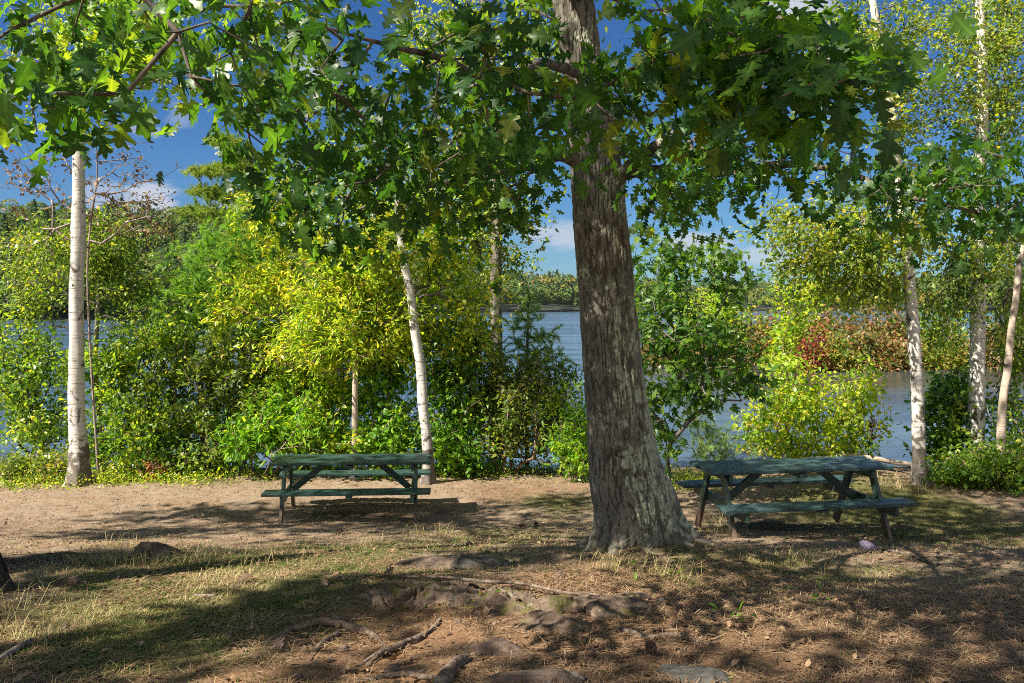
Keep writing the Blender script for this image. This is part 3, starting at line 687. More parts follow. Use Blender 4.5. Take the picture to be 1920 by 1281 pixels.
# ------------------------------------------------------------------ the big oak
def build_oak():
    base = np.array([*P(1185, 1045, 6.5)]); base[2] = float(gh(base[0], base[1]))
    oak = thing('oak_tree', 'large oak with furrowed lichen spotted trunk standing between the two picnic tables', 'tree', base)
    Yt = 6.5
    tp = [(1192, 1075, .34), (1190, 1040, .325), (1187, 1000, .315), (1183, 950, .305), (1172, 900, .30), (1160, 800, .268), (1149, 700, .25), (1140, 600, .238), (1132, 500, .232), (1122, 400, .226), (1114, 300, .215), (1102, 200, .196), (1088, 100, .184), (1074, 0, .176), (1058, -110, .165), (1044, -260, .15), (1040, -420, .125), (1050, -600, .1), (1065, -800, .06)]
    pr = spline(np.array([[*P(a, b, Yt), r * .93] for a, b, r in tp]), .012)
    fur = []; lich = []
    def rad(dv, path, R):
        h = np.maximum((path[:, 2] - base[2])[:, None], 0)
        th = np.arctan2(dv[..., 1], dv[..., 0])
        fl = 0
        for a, amp, wd, hh in ((0.05, .95, .28, .33), (-.55, .5, .24, .20), (-1.25, .20, .3, .16), (-1.95, .28, .3, .18), (-2.75, .55, .28, .18), (3.0, .2, .4, .25), (1.2, .3, .5, .25), (2.1, .25, .4, .2)):
            dd = np.abs((th - a + np.pi) % (2 * np.pi) - np.pi); fl = fl + amp * np.exp(-(dd / wd) ** 2) * np.exp(-h / hh)
        R1 = R * (1 + .86 * fl)
        S = dv * R[..., None] + path[:, None] * 0
        q = np.stack([S[..., 0] * 33, S[..., 1] * 33, path[:, 2][:, None] * 5.6 + 0 * th], -1)
        w = vnoise(q * .9 + 40, 3)[..., None] * np.array([1.3, 1.3, .6]) + vnoise(q * 2.3, 8)[..., None] * .5
        n1 = 1 - np.abs(2 * vnoise(q + w, 21) - 1); n2 = 1 - np.abs(2 * vnoise(q * np.array([1.9, 1.9, 2.4]) + w * .8 + 9, 22) - 1)
        f = np.clip(1 - sstep(.66, .98, n1) * 1.0 - sstep(.74, .99, n2) * .6, 0, 1)
        bumps = fbm(q * np.array([3., 3., 5.]), 3, 44) - .5
        big = vnoise(np.stack([S[..., 0] * 3, S[..., 1] * 3, path[:, 2][:, None] * 1.2 + 0 * th], -1), 7) - .5
        fur.append(f.ravel())
        py = HZ - (path[:, 2][:, None] - ZC) / Yt * F_PX
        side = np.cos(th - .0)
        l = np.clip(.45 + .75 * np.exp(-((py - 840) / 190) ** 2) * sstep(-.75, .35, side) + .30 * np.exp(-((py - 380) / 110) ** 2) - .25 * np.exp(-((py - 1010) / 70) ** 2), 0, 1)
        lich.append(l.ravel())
        return R1 + (f - .75) * .017 + bumps * .010 + big * .035
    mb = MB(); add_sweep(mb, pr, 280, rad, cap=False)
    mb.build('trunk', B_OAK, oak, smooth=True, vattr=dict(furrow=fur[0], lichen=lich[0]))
    for ang, ln_, r_ in ((.02, 1.0, .10), (-.45, .55, .075), (-1.35, .34, .06), (-2.2, .36, .06), (-2.8, .5, .075), (3.05, .5, .06), (.9, .6, .07)):
        rp = []
        for t in np.linspace(0, 1, 7):
            rr = .26 + ln_ * t; x_ = base[0] + rr * math.cos(ang + .35 * t * math.sin(ang * 5)); y_ = base[1] + rr * math.sin(ang + .35 * t * math.sin(ang * 5))
            rp.append([x_, y_, float(gh(x_, y_)) + .07 * (1 - t) ** 2.2 - r_ * (.55 + .5 * t), r_ * (1 - .72 * t)])
        mb = MB(); add_sweep(mb, spline(np.array(rp), .015), 26, lambda dv, path, R: R * (1 + .55 * (fbm(dv * 2.2 + path[:, None] * 11, 4, 6) - .5)))
        k_ = sum(len(v) for v in mb.V); mb.build('root', B_OAK, oak, smooth=True, vattr=dict(furrow=np.full(k_, .42), lichen=np.full(k_, .05)))
    limbs = [
        [(1120, 335, 6.5, .062), (1075, 300, 6.38, .056), (1040, 287, 6.28, .06), (980, 292, 6.15, .05), (905, 298, 5.95, .042), (840, 306, 5.8, .034), (770, 306, 5.6, .028), (715, 322, 5.5, .022), (660, 360, 5.4, .014), (630, 410, 5.3, .008)],
        [(1048, 290, 6.3, .05), (985, 312, 6.35, .04), (930, 326, 6.4, .034), (880, 338, 6.45, .028), (800, 350, 6.5, .022), (720, 372, 6.5, .016), (660, 400, 6.5, .009)],
        [(1150, 345, 6.45, .06), (1195, 300, 6.3, .052), (1235, 272, 6.15, .048), (1282, 245, 6.0, .046), (1300, 215, 5.85, .036), (1345, 190, 5.5, .026), (1430, 165, 5.0, .016)],
        [(1282, 245, 6.0, .034), (1330, 232, 5.9, .024), (1400, 225, 5.6, .015), (1480, 232, 5.4, .009)],
        [(1160, 330, 6.5, .045), (1230, 318, 6.3, .038), (1290, 332, 6.15, .036), (1390, 318, 5.9, .030), (1490, 308, 5.7, .026), (1590, 325, 5.5, .022), (1690, 365, 5.3, .017), (1790, 388, 5.1, .012), (1890, 415, 5.0, .007)],
        [(1075, -40, 6.45, .09), (985, -110, 5.7, .07), (860, -120, 4.9, .055), (700, -90, 4.2, .042), (520, -60, 3.6, .03), (330, -50, 3.2, .022), (150, -45, 2.9, .014)],
        [(1080, -20, 6.4, .085), (1170, -70, 5.5, .06), (1290, -50, 4.5, .045), (1400, 0, 3.7, .032), (1500, 70, 3.2, .022), (1600, 150, 2.9, .010)],
        [(1095, 140, 6.4, .05), (1020, 120, 5.6, .036), (930, 152, 4.6, .026), (830, 110, 4.0, .018), (755, 92, 3.7, .014), (680, 72, 3.5, .008)],
        [(1100, 170, 6.35, .045), (1120, 150, 5.2, .034), (1140, 140, 4.2, .024), (1130, 170, 3.4, .012)],
        [(1060, -180, 6.5, .1), (900, -330, 6.9, .08), (600, -420, 7.5, .06), (300, -480, 8, .03)],
        [(1050, -260, 6.5, .09), (1250, -420, 6.8, .07), (1500, -500, 7.2, .05), (1800, -560, 7.6, .03)],
        [(1045, -420, 6.5, .08), (950, -640, 6.0, .06), (800, -900, 5.5, .03)],
    ]
    start, pl, limb_ob, limb_of = [], [], [], []
    for q_, L in enumerate(limbs):
        pr = spline(np.array([[*P(a, b, c), r] for a, b, c, r in L]), .05)
        mb = MB(); add_sweep(mb, pr, 10, lambda dv, path, R: R * (1 + .35 * (fbm(dv * 1.5 + path[:, None] * 6, 3, 2) - .5)))
        limb_ob.append(mb.build('limb', B_GREY if pr[0, 3] > .055 else B_TWIG, oak, smooth=True))
        s = pr[int(len(pr) * .12)::3, :3]; start.append(s); pl.append(np.linspace(0, 1.2, len(s))); limb_of += [q_] * len(s)
    start = np.vstack(start); pl = np.concatenate(pl)
    # foliage the photo shows: (px, py, Y, rx, ry, rY, n)
    near = [(60, 60, 2.9, 90, 70, .3, 9), (60, 140, 2.8, 80, 60, .25, 7), (75, 215, 2.7, 55, 42, .15, 5), (200, 165, 2.8, 65, 42, .2, 6), (190, 60, 3.1, 90, 60, .3, 7),
            (300, 40, 3.2, 70, 50, .3, 6), (410, 60, 3.3, 90, 60, .3, 10), (420, 170, 3.2, 55, 70, .2, 7), (455, 240, 3.3, 45, 42, .2, 5), (540, 80, 3.3, 100, 75, .3, 13), (600, 160, 3.4, 80, 60, .3, 9),
            (610, 50, 3.4, 70, 50, .3, 7), (540, 210, 3.5, 60, 60, .3, 7), (660, 240, 3.7, 70, 60, .3, 7),
            (890, 55, 3.5, 65, 50, .3, 8), (960, 60, 3.6, 80, 55, .4, 9), (930, 150, 3.5, 90, 60, .3, 9), (1030, 180, 3.4, 55, 45, .3, 6), (1075, 225, 3.3, 40, 40, .25, 5), (1140, 225, 3.3, 45, 35, .3, 5), (1000, 220, 3.7, 60, 40, .3, 5), (1175, 90, 3.7, 45, 60, .4, 6),
            (1290, 70, 3.4, 100, 50, .4, 12), (1390, 90, 3.2, 120, 55, .4, 16), (1500, 110, 3.1, 90, 55, .3, 13), (1330, 150, 3.2, 120, 50, .4, 15), (1450, 180, 3.1, 120, 42, .3, 15), (1550, 160, 3.0, 66, 40, .3, 11), (1530, 60, 3.5, 50, 55, .4, 7), (1260, 160, 3.6, 60, 60, .4, 7), (1470, 15, 4.2, 80, 35, .5, 6)]
    mid = [(560, 300, 4.6, 70, 60, .4, 12), (540, 390, 5.0, 50, 45, .4, 9), (650, 340, 4.8, 90, 80, .5, 18), (640, 430, 5.3, 60, 45, .4, 9), (740, 270, 4.6, 90, 80, .5, 18), (760, 390, 5.6, 100, 60, .5, 18), (850, 250, 4.9, 90, 80, .6, 20),
           (860, 370, 5.7, 90, 60, .6, 18), (960, 250, 5.0, 80, 70, .6, 16), (940, 370, 6.0, 66, 40, .5, 11), (1000, 350, 5.8, 32, 40, .4, 5), (740, 170, 4.2, 70, 60, .4, 9), (810, 200, 4.4, 80, 50, .4, 9),
           (1250, 325, 5.7, 42, 50, .5, 11), (1290, 370, 6.0, 80, 45, .5, 14), (1380, 330, 5.6, 90, 50, .5, 15), (1330, 270, 5.2, 100, 45, .5, 14), (1460, 290, 5.1, 90, 48, .5, 14), (1560, 280, 5.0, 80, 45, .4, 11), (1250, 230, 5.4, 55, 55, .6, 9), (1610, 262, 5.0, 36, 30, .4, 3),
           (1590, 350, 5.4, 80, 30, .4, 8), (1700, 350, 5.2, 90, 38, .4, 13), (1800, 360, 5.1, 90, 45, .4, 15), (1890, 390, 5.0, 70, 55, .4, 14), (1760, 310, 5.4, 90, 26, .4, 8), (1870, 310, 5.2, 60, 25, .4, 6), (1690, 420, 5.3, 40, 30, .3, 3), (1240, 60, 5.2, 80, 70, .7, 9), (1180, 30, 5.4, 50, 60, .5, 6)]
    back = [(230, 60, 7.6, 130, 70, .8, 40), (290, 140, 7.8, 90, 60, .7, 24), (130, 150, 7.6, 80, 50, .7, 16), (480, 40, 7.2, 140, 60, .8, 22), (560, 190, 7.0, 110, 60, .6, 16), (1000, 80, 7.6, 120, 90, .8, 24), (1160, 180, 7.4, 60, 110, .7, 14), (820, 120, 7.4, 60, 50, .6, 8), (1300, 40, 7.2, 120, 60, .8, 14), (1240, 395, 7.4, 40, 28, .4, 7)]
    GAPS = ((745, 40, 95, 85), (285, 275, 150, 95), (330, 210, 60, 60), (350, 330, 150, 90), (20, 250, 40, 60), (1010, 500, 110, 85), (1450, 430, 130, 80), (1590, 330, 40, 28), (1490, 20, 50, 40), (640, 110, 26, 24), (480, 340, 50, 60), (1060, 345, 26, 40), (1720, 200, 90, 90))
    def clear(p):                                      # keeps the trunk in sight where the photo shows it
        px = CX + p[:, 0] / p[:, 1] * F_PX; py = HZ - (p[:, 2] - ZC) / p[:, 1] * F_PX
        c = np.interp(py, [0, 200, 400, 500], [1078, 1098, 1124, 1132])
        k = ~((np.abs(px - c) < 85) & (p[:, 1] < 6.9) & ((py < 150) | (py > 285)))
        for gx, gy, ax_, ay_ in GAPS: k &= ((px - gx) / ax_) ** 2 + ((py - gy) / ay_) ** 2 > 1
        return p[k]
    def vol(n, x0, x1, y0, y1, z0, z1): return np.stack([x0 + (x1 - x0) * rng.random(n), y0 + (y1 - y0) * rng.random(n), z0 + (z1 - z0) * rng.random(n)], 1)
    topc = np.vstack([vol(420, -4.5, 4, 3.6, 10.5, 8.6, 12), vol(100, -1.5, 3.5, 2.5, 5.5, 8.2, 10.5)])
    topc = topc[(fbm(topc * .62, 2, 60) > .42) & shades_ok(topc)]; topc = np.vstack([topc, SHADE[SHADE[:, 0] > -3.2]])
    vis = topc[:, 2] > ZC + (HZ + 40) / F_PX * topc[:, 1]; topc = topc[vis]
    near = [(*b[:6], max(3, int(b[6] * (.58 if b[0] < 1180 else .85)))) for b in near]
    mid = [(*b[:6], max(3, int(b[6] * .8))) for b in mid]
    A = [(clear(blob_points(near)), .108, 9, 'oak', L_OAK, .10), (clear(blob_points(mid)), .092, 12, 'oak2', L_OAK, .14), (clear(blob_points(back)), .105, 14, 'oak2', L_OAKB, .18), (topc, .16, 14, 'oak2', L_OAK, .22)]
    allp = np.vstack([a[0] for a in A]); which = np.concatenate([np.full(len(a[0]), k) for k, a in enumerate(A)])
    X, par, tips, m = grow(start, pl, allp, .35, .16, .10, .03)
    order = np.argmin(np.linalg.norm(X[tips][:, None] - allp[None], axis=2), 1); w = which[order]
    rad_ = pipe(X, par, tips, m, .0028, .03, .5); lr = np.array(limb_of)[roots_of(par, m)]
    for q_, lo in enumerate(limb_ob):
        rr = roots_of(par, m)
        for k in np.unique(rr[m:][lr[m:] == q_]):
            mb = MB(); twig_mesh(mb, X, par, m, rad_, 5, rr == k); mb.build('twig', B_TWIG, oak).parent = lo
    dr = tip_dirs(X, par, tips)
    for k, (p_, sz, per, tp_, mt, sp) in enumerate(A):
        s = w == k; mb = MB(); leaves(mb, X[tips][s], dr[s], per, sp, sz, tp_, up=.42 if k < 2 else .7, droop=.55, back=.14 if k < 2 else .25)
        V0 = TPL[tp_][0]; nl = mb.n // len(V0)
        mb.build('crown', mt, oak, vattr=dict(across=np.tile(np.abs(V0[:, 0]), nl), along=np.tile(V0[:, 1], nl)))
build_oak()

# dark tree whose trunk just enters the frame at the left edge
def edge_tree():
    b = G(-22, 1115); b = np.array([b[0] - .10, b[1], float(gh(b[0], b[1]))])
    root = thing('edge_tree', 'dark rough tree trunk cut off by the left edge of the photo', 'tree', b)
    pts = np.array([[b[0], b[1], b[2] - .15, .30], [b[0] - .03, b[1], b[2] + .15, .19], [b[0] - .16, b[1] + .02, b[2] + .6, .16], [b[0] - .55, b[1] + .1, b[2] + 2.2, .145], [b[0] - .7, b[1] + .4, b[2] + 4.5, .12], [b[0] - .8, b[1] + .9, b[2] + 7, .09], [b[0] - .9, b[1] + 1.2, b[2] + 10, .04]])
    pr = spline(pts, .03)
    def rad(dv, path, R):
        q = dv * 5 + path[:, None] * np.array([0, 0, 2.2]); n1 = 1 - np.abs(2 * vnoise(q, 5) - 1)
        return R * (1 + .06 * (fbm(q, 3, 3) - .5)) - .018 * sstep(.7, 1, n1)
    mb = MB(); add_sweep(mb, pr, 60, rad); mb.build('trunk', B_DARK, root, smooth=True)
    n = 420; a = np.stack([-9.3 + 7.8 * rng.random(n), 3.2 + 7.2 * rng.random(n), 8.4 + 4.2 * rng.random(n)], 1)
    a = a[shades_ok(a) & (fbm(a * .6, 2, 66) > .42) & (a[:, 2] > ZC + (HZ + 60) / F_PX * a[:, 1])]
    a = np.vstack([a, SHADE[SHADE[:, 0] <= -3.2]])
    st = pr[int(len(pr) * .5)::5, :3]
    X, par, tips, m = grow(st, np.linspace(0, 1, len(st)), a, .4, .25, .1)
    rd = pipe(X, par, tips, m, .004, .06, .5); mb = MB(); twig_mesh(mb, X, par, m, rd); mb.build('branches', B_DARK, root)
    mb = MB(); leaves(mb, X[tips], tip_dirs(X, par, tips), 15, .24, .16, 'oak2', back=.3); mb.build('crown', L_OAK, root)
edge_tree()

# ------------------------------------------------------------------ birches and thin trees
def foot(px, Y): x = (px - CX) / F_PX * Y; return np.array([x, Y, float(gh(x, Y))])

plant('birch_tree', 'tall straight white birch at the far left beside a bare brown branched tree', 'tree', foot(150, 13.2),
      [(90, 110, 13.4, 110, 90, 1.0, 50), (240, 20, 13.4, 120, 70, 1.0, 40), (60, 500, 13.5, 60, 60, .6, 26)],
      'diamond', L_BIRCH, B_DEAD, size=.062, per=16, spread=.16, back=.3, trunk=[(150, 890, 13.2, .185), (148, 840, 13.2, .145), (143, 760, 13.2, .128), (144, 640, 13.2, .116), (143, 560, 13.2, .113), (147, 470, 13.2, .108), (147, 400, 13.2, .104), (148, 300, 13.2, .095), (150, 200, 13.2, .088), (153, 60, 13.2, .1), (156, -120, 13.2, .08), (158, -300, 13.2, .03)],
      trunk_mat=B_BIRCH, trunk_from=.5, alpha=.45, r_max=.03)
plant('bare_tree', 'thin tree with bare twigs and a few dead brown leaves against the sky', 'tree', foot(186, 14.2),
      [(95, 320, 14.2, 100, 60, .6, 34), (40, 340, 14.2, 40, 30, .4, 8), (240, 320, 14.2, 70, 80, .6, 34), (290, 370, 14.2, 50, 45, .5, 14), (200, 420, 14.2, 110, 40, .5, 14)],
      'ovate', L_DRYL, B_DEAD, size=.06, per=3, spread=.06, back=.15, trunk=[(192, 870, 14.2, .024), (172, 700, 14.2, .02), (164, 520, 14.2, .018), (170, 420, 14.2, .017), (182, 330, 14.2, .013), (178, 240, 14.2, .006)],
      trunk_mat=B_DEAD, trunk_from=.45, alpha=.55, r_tip=.0035, r_max=.028, segs=10, jit=.18, tn=.02)
plant('alder_tree', 'slender leafy alder directly behind the tall white birch', 'tree', foot(200, 15.3),
      [(215, 480, 15.4, 75, 60, .6, 90), (250, 560, 15.4, 60, 55, .6, 60), (80, 470, 15.4, 75, 50, .6, 70), (50, 550, 15.4, 60, 40, .6, 45), (175, 420, 15.4, 60, 30, .5, 24)],
      'diamond', L_BIRCH, B_GREY, size=.07, per=13, spread=.13, trunk=[(200, 870, 15.3, .05), (180, 700, 15.3, .045), (185, 560, 15.3, .04), (190, 470, 15.3, .025), (195, 410, 15.3, .01)], trunk_mat=B_GREY, trunk_from=.4, segs=10, tn=.02, tbase=.42)
plant('thin_sapling', 'slim brown sapling with orange tinted leaves left of the pale thin stem', 'sapling', foot(566, 14.6),
      [(500, 400, 14.7, 55, 60, .6, 70), (560, 380, 14.8, 55, 60, .5, 44), (470, 520, 14.6, 55, 40, .5, 40), (420, 590, 14.5, 50, 34, .4, 26), (540, 520, 14.8, 60, 70, .6, 46)],
      'slim', L_YEL, B_BROWN, size=.085, per=12, spread=.12, tbase=.64, dens=2.8, trunk=[(566, 865, 14.6, .035), (557, 760, 14.6, .033), (548, 680, 14.6, .030), (538, 570, 14.6, .026), (528, 480, 14.6, .018), (522, 420, 14.6, .008)], trunk_mat=B_BROWN, trunk_from=.4, segs=10, tn=.02)
plant('pale_sapling', 'young tree with thin pale stem and yellow leaves rising behind the left table', 'sapling', foot(664, 13.9),
      [(680, 650, 14.3, 110, 40, .6, 70), (560, 640, 14.3, 80, 40, .6, 50), (620, 490, 14.1, 70, 60, .6, 90), (700, 470, 14.2, 65, 60, .6, 80), (660, 560, 14.0, 90, 60, .6, 90), (590, 590, 14.1, 60, 40, .5, 40), (720, 600, 14.3, 60, 50, .5, 40), (640, 640, 14.1, 100, 40, .5, 50), (600, 430, 14.4, 60, 40, .5, 30)],
      'slim', L_YEL, B_BROWN, size=.088, per=12, spread=.12, tbase=.58, dens=2.9, trunk=[(664, 868, 13.9, .062), (665, 800, 13.9, .055), (666, 700, 13.9, .052), (664, 600, 13.9, .045), (656, 540, 13.9, .034), (650, 470, 13.9, .015)], trunk_mat=B_BIRCH3, trunk_from=.5, segs=12, tn=.03)
plant('birch_tree', 'leaning white birch behind the right end of the left picnic table', 'tree', foot(803, 13.6),
      [(850, 400, 14.2, 60, 50, .6, 40), (740, 610, 14.3, 60, 50, .5, 40), (860, 640, 14.6, 60, 50, .5, 50), (760, 440, 13.9, 70, 50, .7, 60), (840, 470, 14.2, 70, 60, .7, 74), (700, 420, 14.3, 60, 50, .6, 36), (860, 560, 14.2, 70, 45, .6, 54), (820, 620, 14.4, 50, 40, .5, 30), (720, 520, 14.4, 60, 40, .5, 30)],
      'diamond', L_YEL, B_GREY, size=.075, per=15, spread=.14, tbase=.6, trunk=[(806, 880, 13.6, .11), (801, 830, 13.6, .092), (793, 760, 13.6, .087), (789, 690, 13.6, .084), (778, 620, 13.6, .078), (771, 560, 13.6, .074), (757, 490, 13.6, .072), (748, 420, 13.6, .06), (742, 330, 13.6, .025)], trunk_mat=B_BIRCH, trunk_from=.6)
plant('poplar_tree', 'tall grey trunked tree behind the brown bush, loose yellowish crown above the oak limb', 'tree', foot(930, 16.2),
      [(830, 40, 17.0, 60, 60, .8, 50), (800, 90, 17.2, 50, 50, .7, 36), (900, 120, 17, 80, 80, .8, 44), (990, 90, 17, 70, 80, .8, 40), (860, 300, 16.8, 90, 60, .7, 60), (780, 380, 16.8, 80, 60, .7, 50), (960, 400, 16.6, 50, 50, .5, 30), (900, 450, 16.6, 50, 60, .5, 44), (680, 330, 17, 90, 60, .7, 50), (960, 500, 16.5, 40, 26, .4, 14)],
      'diamond', L_BIRCH, B_GREY, size=.08, per=14, spread=.17, tbase=.6, trunk=[(932, 850, 16.2, .16), (931, 700, 16.2, .125), (930, 560, 16.2, .118), (931, 430, 16.2, .11), (932, 300, 16.4, .1), (925, 150, 16.6, .08), (905, 0, 16.8, .06), (890, -120, 17, .02)], trunk_mat=B_GREY, trunk_from=.4)
plant('birch_tree', 'curved birch with a dark stained base just right of the right picnic table', 'tree', foot(1727, 13.0),
      [(1480, 440, 12.6, 60, 40, .5, 44), (1560, 420, 12.8, 70, 60, .7, 76), (1640, 480, 13, 80, 60, .7, 90), (1570, 500, 12.9, 70, 36, .6, 50), (1650, 545, 13.2, 50, 34, .6, 28), (1500, 500, 12.7, 50, 30, .5, 30), (1560, 560, 12.9, 60, 24, .5, 22),
       (1600, 60, 13.4, 70, 70, .8, 60), (1690, 110, 13.2, 70, 90, .8, 76), (1680, 240, 13.2, 60, 60, .7, 40), (1560, 140, 13.4, 50, 50, .6, 26), (1740, 420, 13.2, 50, 60, .6, 40)],
      'diamond', L_BIRCH, B_GREY, size=.064, per=15, spread=.14, tbase=.6, trunk=[(1728, 905, 13, 0.1376), (1724, 850, 13, 0.1075), (1720, 740, 13, 0.0963), (1714, 640, 13, 0.0929), (1706, 540, 13, 0.0877), (1696, 440, 13, 0.0826), (1688, 360, 13, 0.0774), (1678, 270, 13, 0.0731), (1665, 170, 13, 0.0688), (1650, 80, 13, 0.0619), (1636, 0, 13, 0.0559), (1620, -120, 13, 0.0430), (1605, -300, 13, 0.0172)], trunk_mat=B_BIRCH2, trunk_from=.42, alpha=.4, r_max=.03)
plant('birch_tree', 'thick straight white birch second from the right edge, forking low with a pale side branch', 'tree', foot(1828, 13.8),
      [(1800, 60, 14.2, 80, 80, .9, 90), (1880, 120, 14.2, 70, 90, .9, 80), (1810, 200, 14, 90, 70, .8, 70), (1890, 250, 14, 50, 60, .6, 40), (1770, 310, 14.2, 60, 40, .6, 30), (1800, 500, 13.6, 70, 50, .6, 60), (1885, 470, 13.9, 40, 50, .6, 40), (1780, 580, 13.6, 50, 34, .6, 28), (1770, 640, 13.7, 40, 20, .5, 12), (1890, 640, 14.2, 40, 40, .5, 24)],
      'diamond', L_BIRCH, B_GREY, size=.064, per=15, spread=.15, tbase=.5, trunk=[(1826, 860, 13.8, 0.1634), (1829, 800, 13.8, 0.1376), (1832, 700, 13.8, 0.1273), (1833, 600, 13.8, 0.1204), (1833, 500, 13.8, 0.1152), (1834, 400, 13.8, 0.1084), (1838, 300, 13.8, 0.1015), (1842, 200, 13.8, 0.0929), (1842, 100, 13.8, 0.0817), (1836, 0, 13.8, 0.0688), (1830, -150, 13.8, 0.0430), (1825, -300, 13.8, 0.0172)], trunk_mat=B_BIRCH2, trunk_from=.4, alpha=.4, r_max=.035)
plant('birch_tree', 'slender leaning birch at the right edge of the photo', 'tree', foot(1872, 13.0),
      [(1880, 420, 14.8, 50, 60, .6, 40), (1905, 560, 14.7, 40, 60, .5, 34), (1900, 30, 15, 60, 60, .8, 44)],
      'diamond', L_BIRCH, B_GREY, size=.064, per=15, spread=.15, tbase=.5, trunk=[(1874, 840, 13.0, 0.0720), (1880, 760, 13.0, 0.0612), (1890, 690, 13.0, 0.0576), (1896, 620, 13.0, 0.0533), (1905, 560, 13.0, 0.0475), (1914, 480, 13.0, 0.0403), (1945, 380, 13.0, 0.0324), (1950, 200, 13.0, 0.0216), (1950, 60, 13.0, 0.0086)], trunk_mat=B_BIRCH3, trunk_from=.45)

# ------------------------------------------------------------------ pines
def tiers(c, rows):                                  # rows: (px,py,rx,ry,n) flat plates of needles
    return [(a, b, c, rx, ry, .9, n) for a, b, rx, ry, n in rows]
plant('pine_tree', 'tall pine with flat yellowish tiers of needles rising over the bushes', 'tree', foot(470, 22),
      [(a, b, 22, rx * .8, ry * .62, .8, int(n * 1.4)) for a, b, rx, ry, n in ((420, 265, 40, 16, 34), (450, 290, 34, 12, 22), (385, 322, 40, 12, 36), (440, 312, 40, 14, 36), (400, 360, 50, 16, 46), (380, 398, 60, 16, 56), (440, 372, 34, 14, 26), (470, 330, 24, 30, 16), (430, 410, 60, 20, 40))],
      None, L_PINE2, B_DARK, per=70, needle=(.16, .006), trunk=[(475, 700, 22, .14), (474, 500, 22, .12), (474, 400, 22, .09), (472, 320, 22, .06), (466, 250, 22, .03), (460, 215, 22, .01)], trunk_mat=B_DARK, trunk_from=.3, alpha=.2, r_max=.04, jit=.05, segs=10)
plant('young_pine', 'bright green young white pine with soft feathery needles above the left bushes', 'tree', foot(455, 17.2),
      [(450, 450, 17.2, 70, 42, .8, 110), (410, 500, 17.0, 80, 50, .9, 150), (480, 530, 17.2, 80, 60, .9, 150), (380, 560, 16.9, 80, 40, .8, 120), (440, 610, 17, 100, 50, .8, 150), (330, 600, 16.9, 50, 34, .6, 50), (500, 470, 17.4, 50, 50, .7, 60), (460, 410, 17.3, 34, 30, .5, 34)],
      None, L_PINE, B_GREY, per=75, needle=(.13, .0045), trunk=[(455, 850, 17.2, .09), (457, 700, 17.2, .08), (460, 560, 17.2, .06), (462, 450, 17.2, .035), (463, 385, 17.2, .012)], trunk_mat=B_GREY, trunk_from=.2, alpha=.2, r_max=.028, jit=.05, limb_sag=-.06, segs=10)
plant('young_pine', 'small pale pine in front of the lake between the grey trunk and the oak', 'tree', foot(988, 15.4),
      [(990, 560, 15.4, 18, 24, .25, 14), (985, 610, 15.4, 40, 34, .45, 40), (1000, 660, 15.4, 55, 36, .5, 50), (975, 700, 15.4, 50, 34, .5, 34), (1035, 680, 15.4, 28, 30, .3, 16)],
      None, L_PINE3, B_GREY, per=60, needle=(.11, .004), trunk=[(988, 850, 15.4, .045), (988, 700, 15.4, .035), (990, 600, 15.4, .02), (991, 530, 15.4, .006)], trunk_mat=B_GREY, trunk_from=.3, alpha=.2, r_max=.015, segs=8, tn=.02)
plant('pine_seedling', 'low pale wispy pine seedling at the water behind the right table', 'seedling', foot(1335, 13.7),
      [(1330, 820, 13.7, 55, 30, .4, 50), (1300, 790, 13.7, 26, 26, .3, 18), (1345, 850, 13.7, 50, 20, .4, 24)],
      None, L_PINE3, B_BROWN, per=50, needle=(.10, .003), stems=3, base_r=.08, alpha=.3, r_tip=.0022, r_max=.012)

